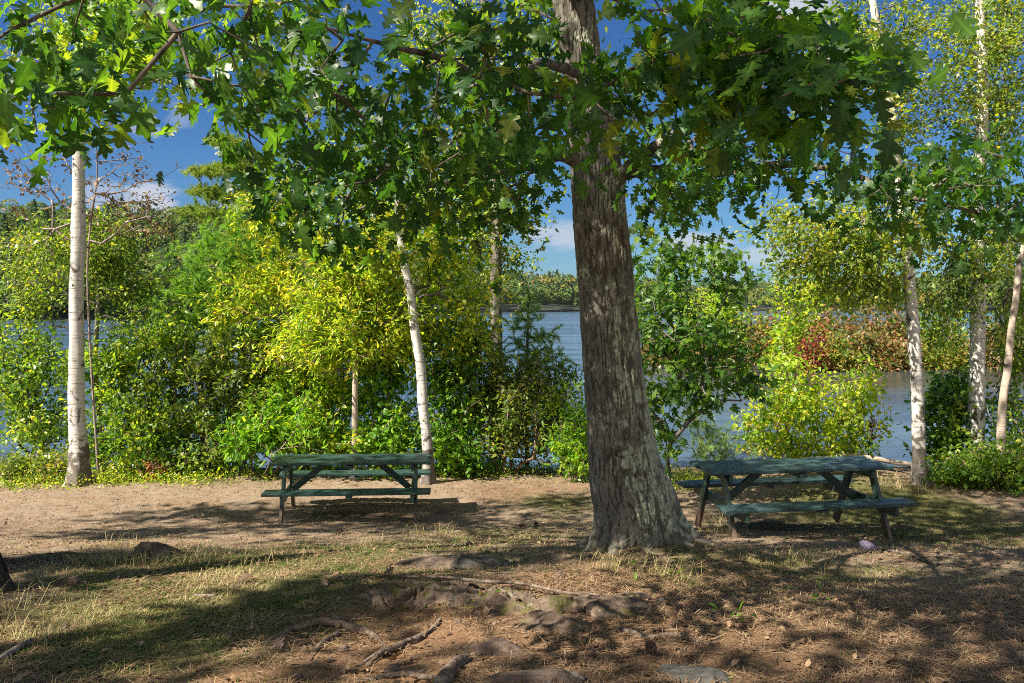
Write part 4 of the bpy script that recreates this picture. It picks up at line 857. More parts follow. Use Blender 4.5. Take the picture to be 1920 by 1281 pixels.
# ------------------------------------------------------------------ shrubs along the bank
S = [
 ('alder_shrub', 'alder bush with blue water showing through at the left edge of the photo', foot(45, 15.3), [(40, 660, 15.3, 60, 50, .6, 66), (90, 700, 15.2, 50, 50, .6, 50), (30, 740, 15.2, 55, 50, .6, 66), (80, 800, 15.1, 60, 50, .6, 60), (20, 620, 15.4, 40, 30, .4, 20)], 'ovate', L_GREEN, B_DARK, dict(size=.07, per=12)),
 ('bush', 'dense dark green bush right of the tall left birch', foot(240, 14.6), [(220, 680, 14.8, 70, 50, .6, 76), (290, 630, 15, 60, 34, .6, 60), (240, 760, 14.6, 70, 55, .6, 100), (290, 820, 14.5, 70, 45, .6, 70), (200, 840, 14.6, 40, 34, .4, 30)], 'ovate', L_GREEN, B_DARK, dict(size=.075, per=12)),
 ('bush', 'olive bush with browning twigs below the bright green pine', foot(390, 14.6), [(330, 680, 15, 66, 50, .6, 76), (410, 680, 14.8, 70, 60, .6, 90), (480, 660, 15, 60, 50, .5, 60), (370, 780, 14.6, 80, 50, .6, 100), (440, 740, 14.8, 50, 50, .5, 50), (390, 840, 14.4, 70, 30, .5, 56)], 'ovate', L_OLIVE, B_BROWN, dict(size=.075, per=12, tbase=.42)),
 ('sumac_bush', 'fresh green broad leaved bush at the left end of the left table', foot(490, 14.0), [(480, 800, 14.0, 50, 34, .4, 40), (530, 770, 14.1, 50, 40, .4, 44), (450, 830, 13.9, 40, 22, .4, 24), (560, 820, 14, 44, 40, .4, 40)], 'slim', L_LUSH, B_BROWN, dict(size=.12, per=11)),
 ('bush', 'yellow green bush behind the middle of the left table', foot(610, 14.7), [(560, 690, 15, 60, 50, .6, 70), (620, 720, 14.9, 60, 50, .6, 80), (600, 790, 14.6, 60, 50, .5, 76), (530, 640, 15.1, 60, 50, .5, 60), (500, 740, 14.8, 60, 50, .5, 60), (640, 840, 14.4, 60, 26, .4, 40)], 'ovate', L_YEL, B_BROWN, dict(size=.078, per=12, tbase=.42)),
 ('bush', 'lush green bush between the pale thin stem and the leaning birch', foot(720, 14.4), [(710, 690, 14.8, 50, 50, .5, 66), (730, 770, 14.5, 60, 50, .5, 80), (690, 820, 14.3, 60, 40, .5, 66), (750, 640, 15, 50, 44, .5, 50), (740, 840, 14.2, 50, 24, .4, 34)], 'ovate', L_LUSH, B_BROWN, dict(size=.08, per=12, tbase=.5)),
 ('bush', 'deep green bush between the leaning birch and the brown stemmed bush', foot(850, 14.6), [(840, 680, 14.9, 50, 45, .5, 66), (860, 740, 14.6, 50, 50, .5, 76), (840, 810, 14.3, 50, 44, .5, 66), (870, 620, 15, 40, 40, .5, 40), (860, 850, 14.2, 50, 20, .4, 34)], 'ovate', L_LUSH, B_BROWN, dict(size=.078, per=12, tbase=.38)),
 ('bush', 'brownish many stemmed bush in front of the grey trunk left of the oak', foot(945, 14.5), [(920, 730, 14.6, 60, 40, .5, 66), (990, 740, 14.6, 60, 40, .5, 66), (940, 790, 14.5, 60, 44, .5, 70), (1010, 800, 14.6, 55, 44, .5, 56), (960, 690, 14.6, 60, 34, .4, 44), (1040, 730, 14.8, 44, 50, .4, 60), (1060, 800, 14.7, 34, 44, .4, 44), (900, 680, 14.8, 40, 40, .4, 34)], 'diamond', L_OLIVE, B_BROWN, dict(size=.065, per=14, tbase=.48, stems=9, base_r=.16)),
 ('seedling', 'small bright leafy seedling touching the left side of the oak trunk', foot(1083, 13.9), [(1070, 760, 14.0, 30, 40, .3, 26), (1080, 800, 13.9, 24, 26, .3, 20), (1065, 840, 13.9, 34, 28, .3, 30), (1095, 860, 13.8, 24, 16, .3, 14)], 'slim', L_LUSH, B_BROWN, dict(size=.10, per=10, tbase=.6)),
 ('bush', 'low tangled bush at the foot of the tall left birch', foot(80, 13.7), [(60, 875, 13.8, 60, 24, .4, 66), (110, 870, 13.7, 40, 26, .4, 44), (20, 880, 13.7, 34, 22, .4, 30)], 'diamond', L_OLIVE, B_BROWN, dict(size=.055, per=14, tbase=.5, stems=9, base_r=.4)),
 ('bush', 'dark leaved bush beside the foot of the leaning birch', foot(300, 14.0), [(310, 860, 14.1, 60, 22, .4, 50), (240, 868, 14.1, 40, 18, .4, 28)], 'ovate', L_GREEN, B_BROWN, dict(size=.06, per=12, tbase=.5, stems=7, base_r=.3)),
 ('oak_sapling', 'young oak with layered sprays of lobed leaves right behind the big oak trunk', foot(1268, 12.2), [(1230, 470, 12, 55, 40, .6, 30), (1300, 500, 12, 70, 28, .6, 32), (1350, 470, 12, 50, 24, .5, 18), (1250, 560, 11.8, 60, 40, .6, 36), (1320, 610, 11.8, 80, 34, .6, 44), (1240, 660, 11.7, 50, 44, .5, 36), (1350, 680, 11.8, 70, 28, .5, 36), (1290, 730, 11.7, 80, 30, .5, 40), (1400, 715, 11.9, 44, 22, .4, 16), (1225, 790, 11.8, 30, 34, .4, 14), (1380, 530, 12, 40, 20, .4, 12), (1390, 630, 11.9, 40, 22, .4, 14), (1250, 840, 11.8, 24, 20, .3, 8)], 'oak2', L_OAKM, B_GREY, dict(size=.095, per=8, spread=.15, tbase=.55, stems=1, base_r=.01, alpha=.25, flat=.5, dens=1.35)),
 ('bush', 'yellow leaved bush standing at the water behind the right table', foot(1520, 14.4), [(1460, 760, 14.4, 60, 44, .6, 66), (1530, 750, 14.4, 70, 44, .6, 80), (1600, 770, 14.5, 50, 50, .5, 56), (1480, 690, 14.5, 50, 40, .5, 40), (1500, 830, 14.2, 80, 34, .5, 70), (1600, 830, 14.3, 50, 30, .4, 40), (1635, 700, 14.6, 22, 36, .3, 16), (1430, 820, 14.3, 40, 34, .4, 34)], 'ovate', L_YEL, B_BROWN, dict(size=.075, per=10, tbase=.55, stems=6, dens=1.8)),
 ('tall_shrub', 'slim yellow green shrub reaching up over the autumn island', foot(1490, 15.2), [(1480, 620, 15.2, 34, 34, .4, 30), (1500, 560, 15.2, 50, 34, .4, 34), (1470, 670, 15.2, 30, 30, .3, 20), (1540, 540, 15.2, 40, 24, .3, 20)], 'ovate', L_YEL, B_BROWN, dict(size=.07, per=11, tbase=.5, stems=3)),
 ('bush', 'dark green bush between the two right birches', foot(1778, 14.2), [(1780, 760, 14.2, 44, 40, .5, 50), (1770, 820, 14, 44, 40, .5, 50), (1800, 720, 14.5, 34, 30, .4, 26)], 'ovate', L_GREEN, B_DARK, dict(size=.085, per=12, tbase=.3)),
 ('bush', 'large shaded bush at the right edge under the slender birch', foot(1885, 13.4), [(1895, 740, 14.4, 40, 44, .5, 40), (1890, 830, 13.9, 50, 40, .5, 66), (1840, 870, 13, 60, 30, .5, 70), (1900, 880, 12.8, 50, 34, .5, 70), (1780, 880, 13, 40, 20, .4, 34), (1905, 660, 14.2, 34, 40, .5, 34)], 'ovate', L_GREEN, B_BROWN, dict(size=.06, per=13, tbase=.4, stems=8, base_r=.35)),
 ('red_sprig', 'small sprig of bright red leaves beside the yellow bush', foot(1630, 14.7), [(1638, 792, 14.7, 16, 6, .12, 8)], 'ovate', L_RED, B_BROWN, dict(size=.06, per=6, spread=.05, stems=1, base_r=.01)),
 ('red_sprig', 'low red leaved sprig at the left edge of the dirt clearing', foot(292, 13.6), [(290, 872, 13.6, 26, 10, .15, 10)], 'slim', L_RED, B_BROWN, dict(size=.06, per=6, spread=.06, stems=3, base_r=.05)),
]
for nm, lab, b, bl, lf, lm, bk, kw in S:
    plant(nm, lab, 'sapling' if 'sapling' in nm else ('seedling' if 'seedling' in nm else 'bush'), b, bl, lf, lm, bk, **kw)

# island shrubs
I = [('orange brown bush on the island shore left of the others', 1330, 672, 52, 44, 26, L_RUST, .45), ('greenish bush behind the orange one on the island', 1410, 650, 56, 44, 30, L_OLIVE, .6), ('rust coloured bush with a rounded top on the island', 1440, 655, 55, 40, 34, L_RUST, .5),
     ('bright red bush at the island waterline', 1528, 672, 51, 22, 26, L_RED, .3), ('olive bush beside the red one on the island', 1570, 670, 51, 36, 26, L_OLIVE, .75), ('tall reddish bush in the middle of the island', 1560, 635, 56, 44, 34, L_RUST, .55),
     ('tawny bush on the island beyond the yellow bush', 1500, 640, 56, 40, 30, L_OLIVE, .8), ('brown bush on the island left of the curved birch', 1625, 665, 52, 36, 28, L_RUST, .4), ('low orange bush on the island just left of the curved birch', 1670, 672, 51.5, 36, 22, L_RUST, .6),
     ('high russet bush on the island behind the curved birch', 1660, 630, 57, 50, 36, L_RUST, .45), ('yellow olive bush on the island right of the curved birch', 1760, 672, 52, 40, 24, L_OLIVE, .7), ('green bush on the island between the two right birches', 1770, 640, 56, 50, 34, L_GREEN, .5),
     ('ginger bush at the right end of the island', 1860, 665, 53, 44, 28, L_RUST, .5), ('dull green bush at the far right of the island', 1900, 640, 57, 50, 34, L_OLIVE, .5), ('brown bush at the left tip of the island seen past the oak', 1250, 664, 56, 44, 26, L_RUST, .55)]
for lab, px, py, Y, rx, ry, lm, tb in I:
    b = P(px, py, Y); b[2] = .35
    plant('autumn_shrub', lab, 'bush', b, [(px, py - 8, Y, rx * 1.1, ry * 1.15, 1.6, 100), (px - rx * .5, py + 6, Y - .3, rx * .6, ry * .7, 1.2, 34), (px + rx * .5, py + 6, Y - .2, rx * .6, ry * .7, 1.2, 34), (px, py + ry * .62, Y - .6, rx, ry * .4, 1.2, 40)], 'diamond', lm, B_BROWN, size=.22, per=13, spread=.45, back=.3, tbase=tb - (.14 if lm is L_RUST else 0), tint_c=.30, stems=6, base_r=.5, r_tip=.008, r_max=.05, step=.5, group='autumn bushes on the island', twig_sides=3)
b = P(1330, 680, 60); b[2] = .6
plant('yellow_tree', 'pale yellow small tree on the island seen beside the young oak', 'tree', b, [(1330, 585, 60, 46, 34, 2., 90), (1300, 610, 60, 34, 28, 1.6, 44), (1365, 606, 60, 34, 28, 1.6, 44)], 'diamond', L_YEL, B_GREY, size=.22, per=13, spread=.34, tbase=.5, stems=3, base_r=.3, r_tip=.008, r_max=.08, step=.6)

# ------------------------------------------------------------------ picnic tables
def box(bm, c, s, rot=None):
    M = Matrix.Translation(c) @ (rot.to_4x4() if rot is not None else Matrix.Identity(4)) @ Matrix.Diagonal((*s, 1))
    r = bmesh.ops.create_cube(bm, size=1, matrix=M)
def bm_obj(name, bm, mat, parent, bev=.004):
    bmesh.ops.bevel(bm, geom=bm.edges[:], offset=bev, segments=1, affect='EDGES')
    me = bpy.data.meshes.new(name); bm.to_mesh(me); bm.free(); me.materials.append(mat)
    o = bpy.data.objects.new(name, me); C.objects.link(o)
    if parent is not None: o.parent = parent
    return o
def beam(bm, a, b, w, t, side):
    """bar from a to b; t along `side`, w across"""
    a, b = Vector(a), Vector(b); d = (b - a); L = d.length; d.normalize(); s = Vector(side); s = (s - d * s.dot(d)).normalized(); u = d.cross(s)
    R = Matrix((s, u, d)).transposed(); box(bm, (a + b) / 2, (t, w, L), R)
def picnic_table(label, x, y, z, rz, tilt, top, leg, L=2.2):
    t = thing('picnic_table', label, 'picnic table', (x, y, z), 'picnic tables by the lake')
    t.rotation_euler = (0, tilt, rz)
    bm = bmesh.new()
    for k in range(5): box(bm, (rng.normal() * .006, (k - 2) * .133, .775 + rng.normal() * .003), (L + rng.normal() * .014, .125, .038), Matrix.Rotation(rng.normal() * .0025, 3, 'Z') @ Matrix.Rotation(rng.normal() * .012, 3, 'X'))
    bm_obj('tabletop', bm, top, t)
    for s in (-1, 1):
        bm = bmesh.new()
        for k in (-1, 1): box(bm, (rng.normal() * .005, s * .63 + k * .069, .45), (L + .02, .132, .038))
        bm_obj('seat', bm, top, t)
    for e in (-1, 1):
        xe = e * (L / 2 - .20)
        for s in (-1, 1):
            bm = bmesh.new(); beam(bm, (xe, s * .20, .738), (xe, s * .56, -.06), .105, .042, (1, 0, 0)); bm_obj('leg', bm, leg, t)
        bm = bmesh.new(); box(bm, (xe - e * .044, 0, .375), (.042, 1.50, .11)); bm_obj('seat_support', bm, leg, t)
        bm = bmesh.new(); box(bm, (xe - e * .044, 0, .698), (.042, .64, .085)); bm_obj('top_cleat', bm, leg, t)
        bm = bmesh.new(); beam(bm, (xe - e * .085, 0, .36), (e * .36, 0, .735), .085, .042, (0, 1, 0)); bm_obj('diagonal_brace', bm, leg, t)
    bm = bmesh.new(); box(bm, (0, 0, .715), (.085, .66, .05)); bm_obj('center_cleat', bm, leg, t)
    for s in (-1, 1):
        bm = bmesh.new(); box(bm, (0.02, s * .63, .408), (.085, .25, .044)); bm_obj('seat_cleat', bm, leg, t)
    return t
TOP1 = paint_mat('green_paint', (.017, .050, .041), (.085, .125, .105), browned=False)
LEG1 = paint_mat('green_leg_paint', (.020, .060, .046), (.09, .07, .05))
TOP2 = paint_mat('sky_sheen_green_paint', (.024, .056, .056), (.12, .15, .155), browned=False)  # green paint with the sky's bluish reflection put into its colour
LEG2 = paint_mat('dark_leg_paint', (.020, .052, .042), (.10, .08, .06))
picnic_table('dark green wooden picnic table on sunlit bare dirt left of the oak', -2.28, 11.45, float(gh0(-2.28, 11.45)) + .0, math.radians(6), math.radians(.6), TOP1, LEG1)
picnic_table('weathered green picnic table in the shade right of the oak trunk', 3.30, 9.55, float(gh0(3.30, 9.4)) + .02, math.radians(9), 0, TOP2, LEG2, 2.25)

# ------------------------------------------------------------------ rocks, roots, log and small things
R1 = rock_mat('ledge_rock', (.070, .048, .034), (.20, .145, .105), .9); R2 = rock_mat('field_stone', (.09, .06, .045), (.22, .16, .12), .2); R3 = rock_mat('dark_rock', (.04, .038, .034), (.15, .14, .12), .5)
def rock(name, label, c, s, rz, mat, seed, rough=.35, sub=5, tilt=0., cuts=5):
    bm = bmesh.new(); bmesh.ops.create_icosphere(bm, subdivisions=sub, radius=1)
    V = np.array([v.co[:] for v in bm.verts]); d = norm(V)
    r = 1 + (fbm(d * 1.5 + seed, 3, seed) - .5) * rough * 2
    P_ = d * r[:, None]; g = np.random.default_rng(seed)
    for _ in range(cuts):                                  # flat split faces
        nn = norm(g.normal(size=3) + [0, 0, .6]); h = .55 + .3 * g.random(); e = P_ @ nn - h; P_ = P_ - np.clip(e, 0, None)[:, None] * nn * .85
    P_ = P_ + d * ((fbm(d * 6 + seed, 5, seed + 3, .62) - .5) * .22)[:, None]
    P_ = P_ * np.array(s)
    ct, st_ = math.cos(tilt), math.sin(tilt); P_ = np.stack([P_[:, 0] * ct + P_[:, 2] * st_, P_[:, 1], -P_[:, 0] * st_ + P_[:, 2] * ct], 1)
    cr, sr = math.cos(rz), math.sin(rz); P_ = np.stack([P_[:, 0] * cr - P_[:, 1] * sr, P_[:, 0] * sr + P_[:, 1] * cr, P_[:, 2]], 1)
    for v, p in zip(bm.verts, P_): v.co = p
    me = bpy.data.meshes.new(name); bm.to_mesh(me); bm.free(); me.polygons.foreach_set('use_smooth', np.ones(len(me.polygons), bool)); me.materials.append(mat)
    o = bpy.data.objects.new(name, me); C.objects.link(o); o.location = tuple(c); return tag(o, label, 'rock')
def ledge():
    """low mossy outcrop: a slab with a sloping back, split layers and a broken front"""
    c = G(940, 1135); NX, NY = 340, 190; xs = np.linspace(-1.05, 1.05, NX); ys = np.linspace(-.46, .62, NY); X, Y = np.meshgrid(xs, ys)
    e = np.interp(xs, [-1.05, -.85, -.6, -.2, .3, .75, 1.05], [.0, .05, .11, .085, .075, .065, .0])[None]
    yf = np.interp(xs, [-1.05, -.7, -.2, .3, .7, 1.05], [.15, -.05, -.16, -.28, -.16, .1])[None]; yb = yf + np.interp(xs, [-1.05, -.5, .3, 1.05], [.25, .55, .5, .2])[None]
    q = np.stack([X, Y, X * 0], -1); w = (fbm(q * 3.2, 4, 71) - .5)
    u = (Y - yf + w * .22) / (yb - yf)
    prof = np.where(u < 0, 0, np.where(u < .32, sstep(0, .32, u), 1 - .85 * np.clip((u - .32) / .68, 0, 1) ** 1.4))
    rid = 1 - np.abs(2 * fbm(q * np.array([2.4, 7, 1]) + w[..., None] * 1.5, 4, 75) - 1)           # splits along the bedding
    lump = fbm(q * np.array([4., 7., 1]), 4, 76)
    z = e * prof * (.45 + 1.1 * lump); st_ = .028; z = z * .4 + np.floor(z / st_ + w * 1.5) * st_ * .6
    z = z - sstep(.80, .97, rid) * .05 * (prof > .05) + (fbm(q * 11, 5, 73, .62) - .5) * .055 * (prof > .02) - .05 * (prof <= .02) - .012
    V = np.stack([c[0] + X, c[1] + Y, gh(c[0] + X, c[1] + Y) + z], -1)
    i = np.arange(NY - 1)[:, None] * NX + np.arange(NX - 1)[None]; Fq = np.stack([i, i + 1, i + NX + 1, i + NX], -1).reshape(-1, 4)
    k = (prof.ravel()[Fq] > .0).any(1); mb = MB(); mb.add(V.reshape(-1, 3), Fq[k])
    o = mb.build('rock_ledge', R1, origin=c, smooth=True); tag(o, 'long mossy rock ledge breaking through the soil in front of the oak', 'rock')
ledge()
def at(px, py, dz=0.): c = G(px, py); return c + [0, 0, dz]
rock('rock', 'pale rounded rock lying flat behind the mossy ledge', at(800, 1062, -.03), (.42, .16, .12), .05, R2, 4, .25)
rock('rock', 'dark lumpy rock touching the right end of the pale flat rock', at(905, 1062, -.01), (.24, .12, .085), 0, R3, 9, .4)
rock('rock', 'rounded brown boulder at the right end of the mossy ledge', at(1160, 1152, -.02), (.20, .15, .11), .3, R1, 14, .3)
rock('rock', 'brown rock framed by dry grass on the left', at(305, 1042, -.02), (.26, .14, .13), -.2, R2, 21, .3, tilt=.3)
rock('rock', 'small slanted brown stone beside the dark edge trunk', at(135, 1098, -.01), (.13, .09, .085), .3, R2, 27, .35)
rock('rock', 'block shaped stone by the right leg of the left picnic table', at(830, 963, .01), (.12, .08, .07), .1, R2, 33, .2)
rock('rock', 'dark lichen spotted rock at the lower right foreground', at(1285, 1262, -.05), (.26, .16, .12), .1, R3, 39, .35)
rock('rock', 'broad earth coloured rock at the bottom edge of the photo', at(985, 1278, -.05), (.26, .14, .11), .1, R2, 45, .25)
rock('rock', 'low dusty rock in the bare dirt below the ledge', at(930, 1222, -.04), (.20, .12, .09), .4, R2, 51, .3)
rock('rock', 'flat half buried stone in the orange dirt', at(785, 1258, -.02), (.085, .055, .04), .2, R2, 57, .25)
rock('rock', 'grey stone crossed by moss under the ledge front', at(1060, 1178, -.05), (.28, .16, .12), -.1, R1, 63, .4)
for k_, (px, py, s) in enumerate(((645, 1225, .03), (735, 1256, .045), (620, 1240, .018), (660, 1262, .02), (560, 1270, .02), (520, 1205, .02), (700, 1195, .025), (860, 1172, .03))):
    o = rock('pebble', 'brown pebble lying loose on the orange dirt', at(px, py, s * .3), (s, s * .8, s * .65), k_, R2, 70 + k_, .2, 3); tag(o, None, None, 'pebbles on the orange dirt')

def root(label, pts, name='exposed_root', mat=B_ROOT, cat='root', segs=14):
    P_ = []
    for px, py, r, dz in pts: c = G(px, py); P_.append([c[0], c[1], c[2] + dz - r * .35, r])
    pr = spline(np.array(P_), .02); mb = MB()
    add_sweep(mb, pr, segs, lambda dv, path, R: R * (1 + .6 * (fbm(dv * 1.3 + path[:, None] * 14, 4, 6) - .5)))
    o = mb.build(name, mat, origin=pr[0, :3], smooth=True); return tag(o, label, cat)
root('knobbly pale root arching over the orange dirt left of the ledge', [(470, 1215, .005, -.012), (520, 1196, .012, .006), (560, 1182, .018, .02), (610, 1176, .022, .032), (660, 1180, .022, .026), (695, 1190, .018, .016), (718, 1206, .011, .004), (728, 1224, .005, -.012)])
root('thin root running down from the ledge to the bottom dirt', [(650, 1258, .005, -.012), (676, 1248, .011, .004), (712, 1234, .017, .016), (755, 1217, .020, .02), (790, 1200, .019, .016), (812, 1180, .016, .01), (828, 1160, .012, .0), (840, 1146, .008, -.012)])
root('thick stub of root poking up at the bottom edge', [(820, 1300, .034, .02), (835, 1275, .034, .03), (858, 1250, .03, .03), (880, 1236, .02, .0)])
root('forked side root leaving the knobbly pale root toward the bottom', [(640, 1180, .016, .0), (628, 1196, .014, .012), (600, 1214, .012, .012), (585, 1236, .008, .004), (560, 1252, .004, -.01)])
root('winding root surfacing through the needles right of the ledge', [(1120, 1196, .006, -.01), (1165, 1188, .012, .012), (1215, 1200, .014, .014), (1270, 1196, .012, .01), (1330, 1210, .008, .004), (1380, 1206, .004, -.01)])
root('slender root crossing the bare dirt in front of the small stones', [(640, 1268, .004, -.01), (700, 1272, .010, .010), (760, 1262, .012, .012), (815, 1268, .010, .008), (870, 1256, .005, -.008)])
root('dark slim root line above the knobbly pale root', [(545, 1166, .008, 0), (600, 1160, .011, .01), (650, 1164, .008, .01), (700, 1160, .004, 0)])
root('long low root along the back edge of the ledge', [(750, 1086, .004, .03), (830, 1092, .009, .055), (900, 1104, .011, .065), (975, 1106, .010, .06), (1060, 1122, .009, .045), (1120, 1124, .006, .03), (1190, 1142, .003, .0)])
root('broken stick lying on the ground right of the right table', [(1640, 1026, .006, .01), (1680, 1040, .012, .015), (1720, 1050, .011, .015), (1765, 1062, .007, .01)], 'stick', B_TWIG, 'stick', 8)
root('grey stick at the lower left corner of the photo', [(-10, 1245, .014, .02), (30, 1222, .016, .03), (60, 1200, .010, .02)], 'stick', B_DEAD, 'stick', 8)
root('short grey stick among the sunny dry grass', [(365, 1112, .008, .01), (390, 1114, .010, .015), (408, 1112, .006, .01)], 'stick', B_DEAD, 'stick', 8)
root('thin twig under the left picnic table', [(585, 948, .010, .01), (640, 950, .010, .02), (700, 949, .008, .015), (760, 950, .005, .01)], 'stick', B_DEAD, 'stick', 8)
# fallen birch log on the bank
lp = []
for px, py, r in ((1405, 876, .028), (1470, 868, .036), (1530, 862, .045), (1600, 858, .048), (1650, 863, .046), (1690, 870, .042), (1740, 876, .034)):
    c = P(px, py - 1, 13.85); lp.append([*c, r])
pr = spline(np.array(lp), .03); mb = MB(); add_sweep(mb, pr, 18, lambda dv, path, R: R * (1 + .3 * (fbm(dv * 1.3 + path[:, None] * 5, 3, 6) - .5)))
tag(mb.build('fallen_log', B_LOG, origin=pr[0, :3], smooth=True), 'pale fallen birch log on the bank behind the right picnic table', 'log')
# crumpled pale paper plate
def plate():
    c = G(1629, 1029); bm = bmesh.new(); rings = [0, .03, .06, .075, .085, .098]; hz = [0, 0, .001, .006, .016, .022]; n_ = 48; rows = []
    for r_, h_ in zip(rings, hz):
        row = []
        for k in range(n_ if r_ else 1):
            a = 2 * math.pi * k / n_; f = .002 * math.cos(24 * a) * (r_ > .07)
            x_, y_, z_ = r_ * math.cos(a), r_ * math.sin(a), h_ + f
            z_ += .55 * max(0, y_ + .01) ** 1.25 * 1.2 + .10 * abs(x_) * max(0, y_)      # folded up along one side
            row.append(bm.verts.new((x_, y_ * (.75 if y_ > 0 else 1), z_)))
        rows.append(row)
    for k in range(n_): bm.faces.new((rows[0][0], rows[1][k], rows[1][(k + 1) % n_]))
    for a_, b_ in zip(rows[1:], rows[2:]):
        for k in range(n_): bm.faces.new((a_[k], b_[k], b_[(k + 1) % n_], a_[(k + 1) % n_]))
    ex = bmesh.ops.solidify(bm, geom=bm.faces[:], thickness=.0012)
    o = bm_obj('paper_plate', bm, plain('plate_paper', (.62, .52, .66), .5), None, .0001); o.location = (c[0], c[1], c[2] + .012); o.rotation_euler = (.05, .12, .35)
    tag(o, 'crumpled pale lavender paper plate lying on the ground by the right table', 'plate')
plate()
# pine cones
def cone():
    mb = MB()
    for i in range(46):
        t = i / 45; a = i * 2.39996; rr = .024 * math.sin(math.pi * (.12 + .8 * t)) + .004; z_ = t * .075
        o = np.array([math.cos(a), math.sin(a), 0]); s = np.array([-o[1], o[0], 0]); p_ = o * rr * .4 + [0, 0, z_]; tip = o * rr + [0, 0, z_ + .008]
        mb.add([p_ - s * .006, p_ + s * .006, tip + s * .008, tip - s * .008, tip + o * .003 + [0, 0, .006], p_ + [0, 0, -.004]], [[0, 1, 2, 3]]); mb.F.append(np.array([[3, 2, mb.n - 2]])); mb.T.append(np.array([.5]))
    return mb
MC = plain('cone_scale', (.09, .05, .03), .8)
for lab, px, py in (('pine cone lying by the dark rock in the lower right', 1228, 1232), ('pine cone in the dry grass left of the oak foot', 1005, 988), ('second reddish pine cone beyond the one left of the oak', 985, 993)):
    o = cone().build('pine_cone', MC, origin=(0, 0, 0)); c = G(px, py); o.location = (c[0], c[1], c[2] + .022); o.rotation_euler = (1.4, 0, px * .1); tag(o, lab, 'pine cone')
# weeds growing at the ledge and at the oak's foot
for lab, px, py, mt in (('little green weed growing in a crack of the ledge', 888, 1135, L_LUSH), ('leafy weed at the front foot of the oak', 1195, 1080, L_LUSH), ('leafy weed right of the oak foot', 1260, 1075, L_LUSH), ('single green tuft on the shaded needle floor', 1530, 1135, L_LUSH), ('small green tuft in the litter right of the ledge', 1360, 1168, L_LUSH)):
    c = G(px, py); t_ = thing('weed', lab, 'weed', c); mb = MB()
    cen = c + rng.normal(size=(9, 3)) * [.05, .05, .01] + [0, 0, .03]
    leaves(mb, cen, norm(rng.normal(size=(9, 3)) * .6 + [0, 0, 1]), 5, .02, .055, 'slim', tbase=.45); mb.build('leaves', mt, t_)
c = G(899, 1122); t_ = thing('flower', 'tiny yellow flower standing on the ledge', 'flower', c); mb = MB(); tubes(mb, np.array([c]), np.array([c + [.005, 0, .11]]), np.array([.002]), np.array([.0015])); mb.build('stem', L_LUSH, t_)
mb = MB(); leaves(mb, np.array([c + [.005, 0, .112]]), np.array([[0, 0, 1.]]), 12, .006, .022, 'ovate', tbase=1.); mb.build('petals', plain('yellow_petal', (.75, .55, .02)), t_)

# ------------------------------------------------------------------ sky, sun, camera
sc = bpy.context.scene
az = math.radians(SUN_AZ_LEFT); el = math.radians(SUN_EL)
to_sun = Vector((-math.sin(az) * math.cos(el), math.cos(az) * math.cos(el), math.sin(el)))
sun = bpy.data.lights.new('sun', 'SUN'); sun.energy = 5.0; sun.angle = math.radians(.5); sun.color = (1, .93, .81)
so = bpy.data.objects.new('sun', sun); C.objects.link(so); so.rotation_euler = to_sun.to_track_quat('Z', 'Y').to_euler(); so.location = (-30, 10, 40)
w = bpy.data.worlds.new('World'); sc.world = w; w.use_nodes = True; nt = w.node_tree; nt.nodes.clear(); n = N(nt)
sky = n('TexSky'); sky.sky_type = 'NISHITA'; sky.sun_disc = False; sky.sun_elevation = el; sky.sun_rotation = -az
sky.air_density = 1.0; sky.dust_density = .4; sky.ozone_density = 2.2
v = n('TexCoord').outputs['Generated']
cl = None
nz = n.noise(n.scaled(v, (6, 6, 16)), 2.2, 7, .62, .3)
def cloud(px, py, r, amp, sq=2.2):
    global cl
    d = Vector(((px - CX) / F_PX, 1, (HZ - py) / F_PX)).normalized()
    df = n('VectorMath', {0: v, 1: tuple(d)}, operation='SUBTRACT').outputs[0]
    df = n('VectorMath', {0: df, 1: (1, 1, sq)}, operation='MULTIPLY').outputs[0]
    ln = n('VectorMath', {0: df}, operation='LENGTH').outputs[1]
    k = n.math('MULTIPLY', n.mapr(n.math('ADD', n.math('DIVIDE', ln, r), n.math('MULTIPLY', n.math('SUBTRACT', nz, .5), -3.0)), 1.15, .25), amp)
    cl = k if cl is None else n.math('MAXIMUM', cl, k)
for a in ((285, 385, .030, .9, 1.2), (190, 365, .02, .5, 1.2), (278, 247, .022, .45, 3.), (335, 215, .016, .3, .8), (1340, 458, .07, .75, 4.), (1060, 440, .06, .7, 3.), (1480, 15, .05, .9, 1.5), (600, 130, .03, .7, 1.5), (1420, 478, .10, .6, 5.), (480, 400, .06, .7, 2.)): cloud(*a)
vy = n('SeparateXYZ', {0: v})
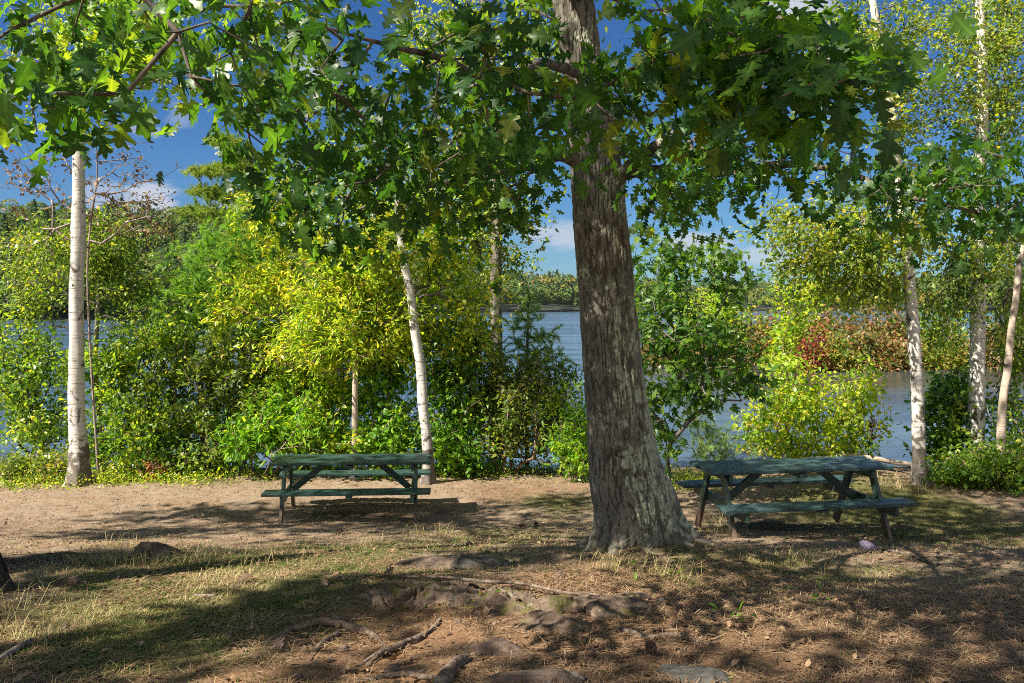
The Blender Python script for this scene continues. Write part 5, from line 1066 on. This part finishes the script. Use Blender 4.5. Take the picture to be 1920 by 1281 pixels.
sky_c = n.mix(1., sky.outputs[0], n.mix(n.mapr(vy.outputs[2], .30, .0), (.115, .235, .385, 1), (.175, .285, .40, 1)), 'MULTIPLY')
bank = n.math('MULTIPLY', n.mapr(vy.outputs[1], -.12, -.45), n.mapr(n.math('ADD', n.noise(v, 2.6, 6, .6), n.math('MULTIPLY', vy.outputs[2], .0)), .40, .56))      # unseen bright cloud bank added behind the camera as neutral fill light
col = n.mix(cl, sky_c, (2.5, 2.6, 2.9, 1))
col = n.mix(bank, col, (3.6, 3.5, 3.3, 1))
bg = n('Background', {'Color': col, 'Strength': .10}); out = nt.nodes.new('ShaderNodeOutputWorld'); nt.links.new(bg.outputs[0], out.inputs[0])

# the air: far hills fade a little
hb = MB(); hb.add([[x, y, z] for z in (-10., 92.) for y in (-70., 2300.) for x in (-2600., 2600.)], [[0, 2, 3, 1], [4, 5, 7, 6], [0, 1, 5, 4], [2, 6, 7, 3], [0, 4, 6, 2], [1, 3, 7, 5]])
hm, hnt, hout = newmat('haze_air'); hv = N(hnt)('VolumePrincipled', {'Color': (.80, .88, 1., 1), 'Density': .00003, 'Anisotropy': .2}); hnt.links.new(hv.outputs[0], hout.inputs['Volume'])
tag(hb.build('haze', hm), 'thin haze over the lake', None, None, 'stuff')

cam = bpy.data.cameras.new('camera'); co = bpy.data.objects.new('camera', cam); C.objects.link(co)
co.location = (0, 0, ZC); co.rotation_euler = (math.radians(90), 0, 0)
cam.sensor_width = 36; cam.lens = 36 * F_PX / 1920; cam.shift_y = -(1281 / 2 - HZ) / 1920; cam.clip_end = 6000; cam.clip_start = .05
sc.camera = co; sc.render.filter_size = 1.0; sc.cycles.filter_width = 1.0
vs = sc.view_settings; vs.view_transform = 'Standard'; vs.look = 'None'; vs.exposure = 1.4; vs.gamma = 1
cy = sc.cycles; cy.use_denoising = False; cy.max_bounces = 7; cy.diffuse_bounces = 3; cy.glossy_bounces = 2; cy.transmission_bounces = 4; cy.transparent_max_bounces = 4; cy.caustics_reflective = False; cy.caustics_refractive = False; cy.sample_clamp_indirect = 6
cy.use_adaptive_sampling = True; cy.adaptive_threshold = .015
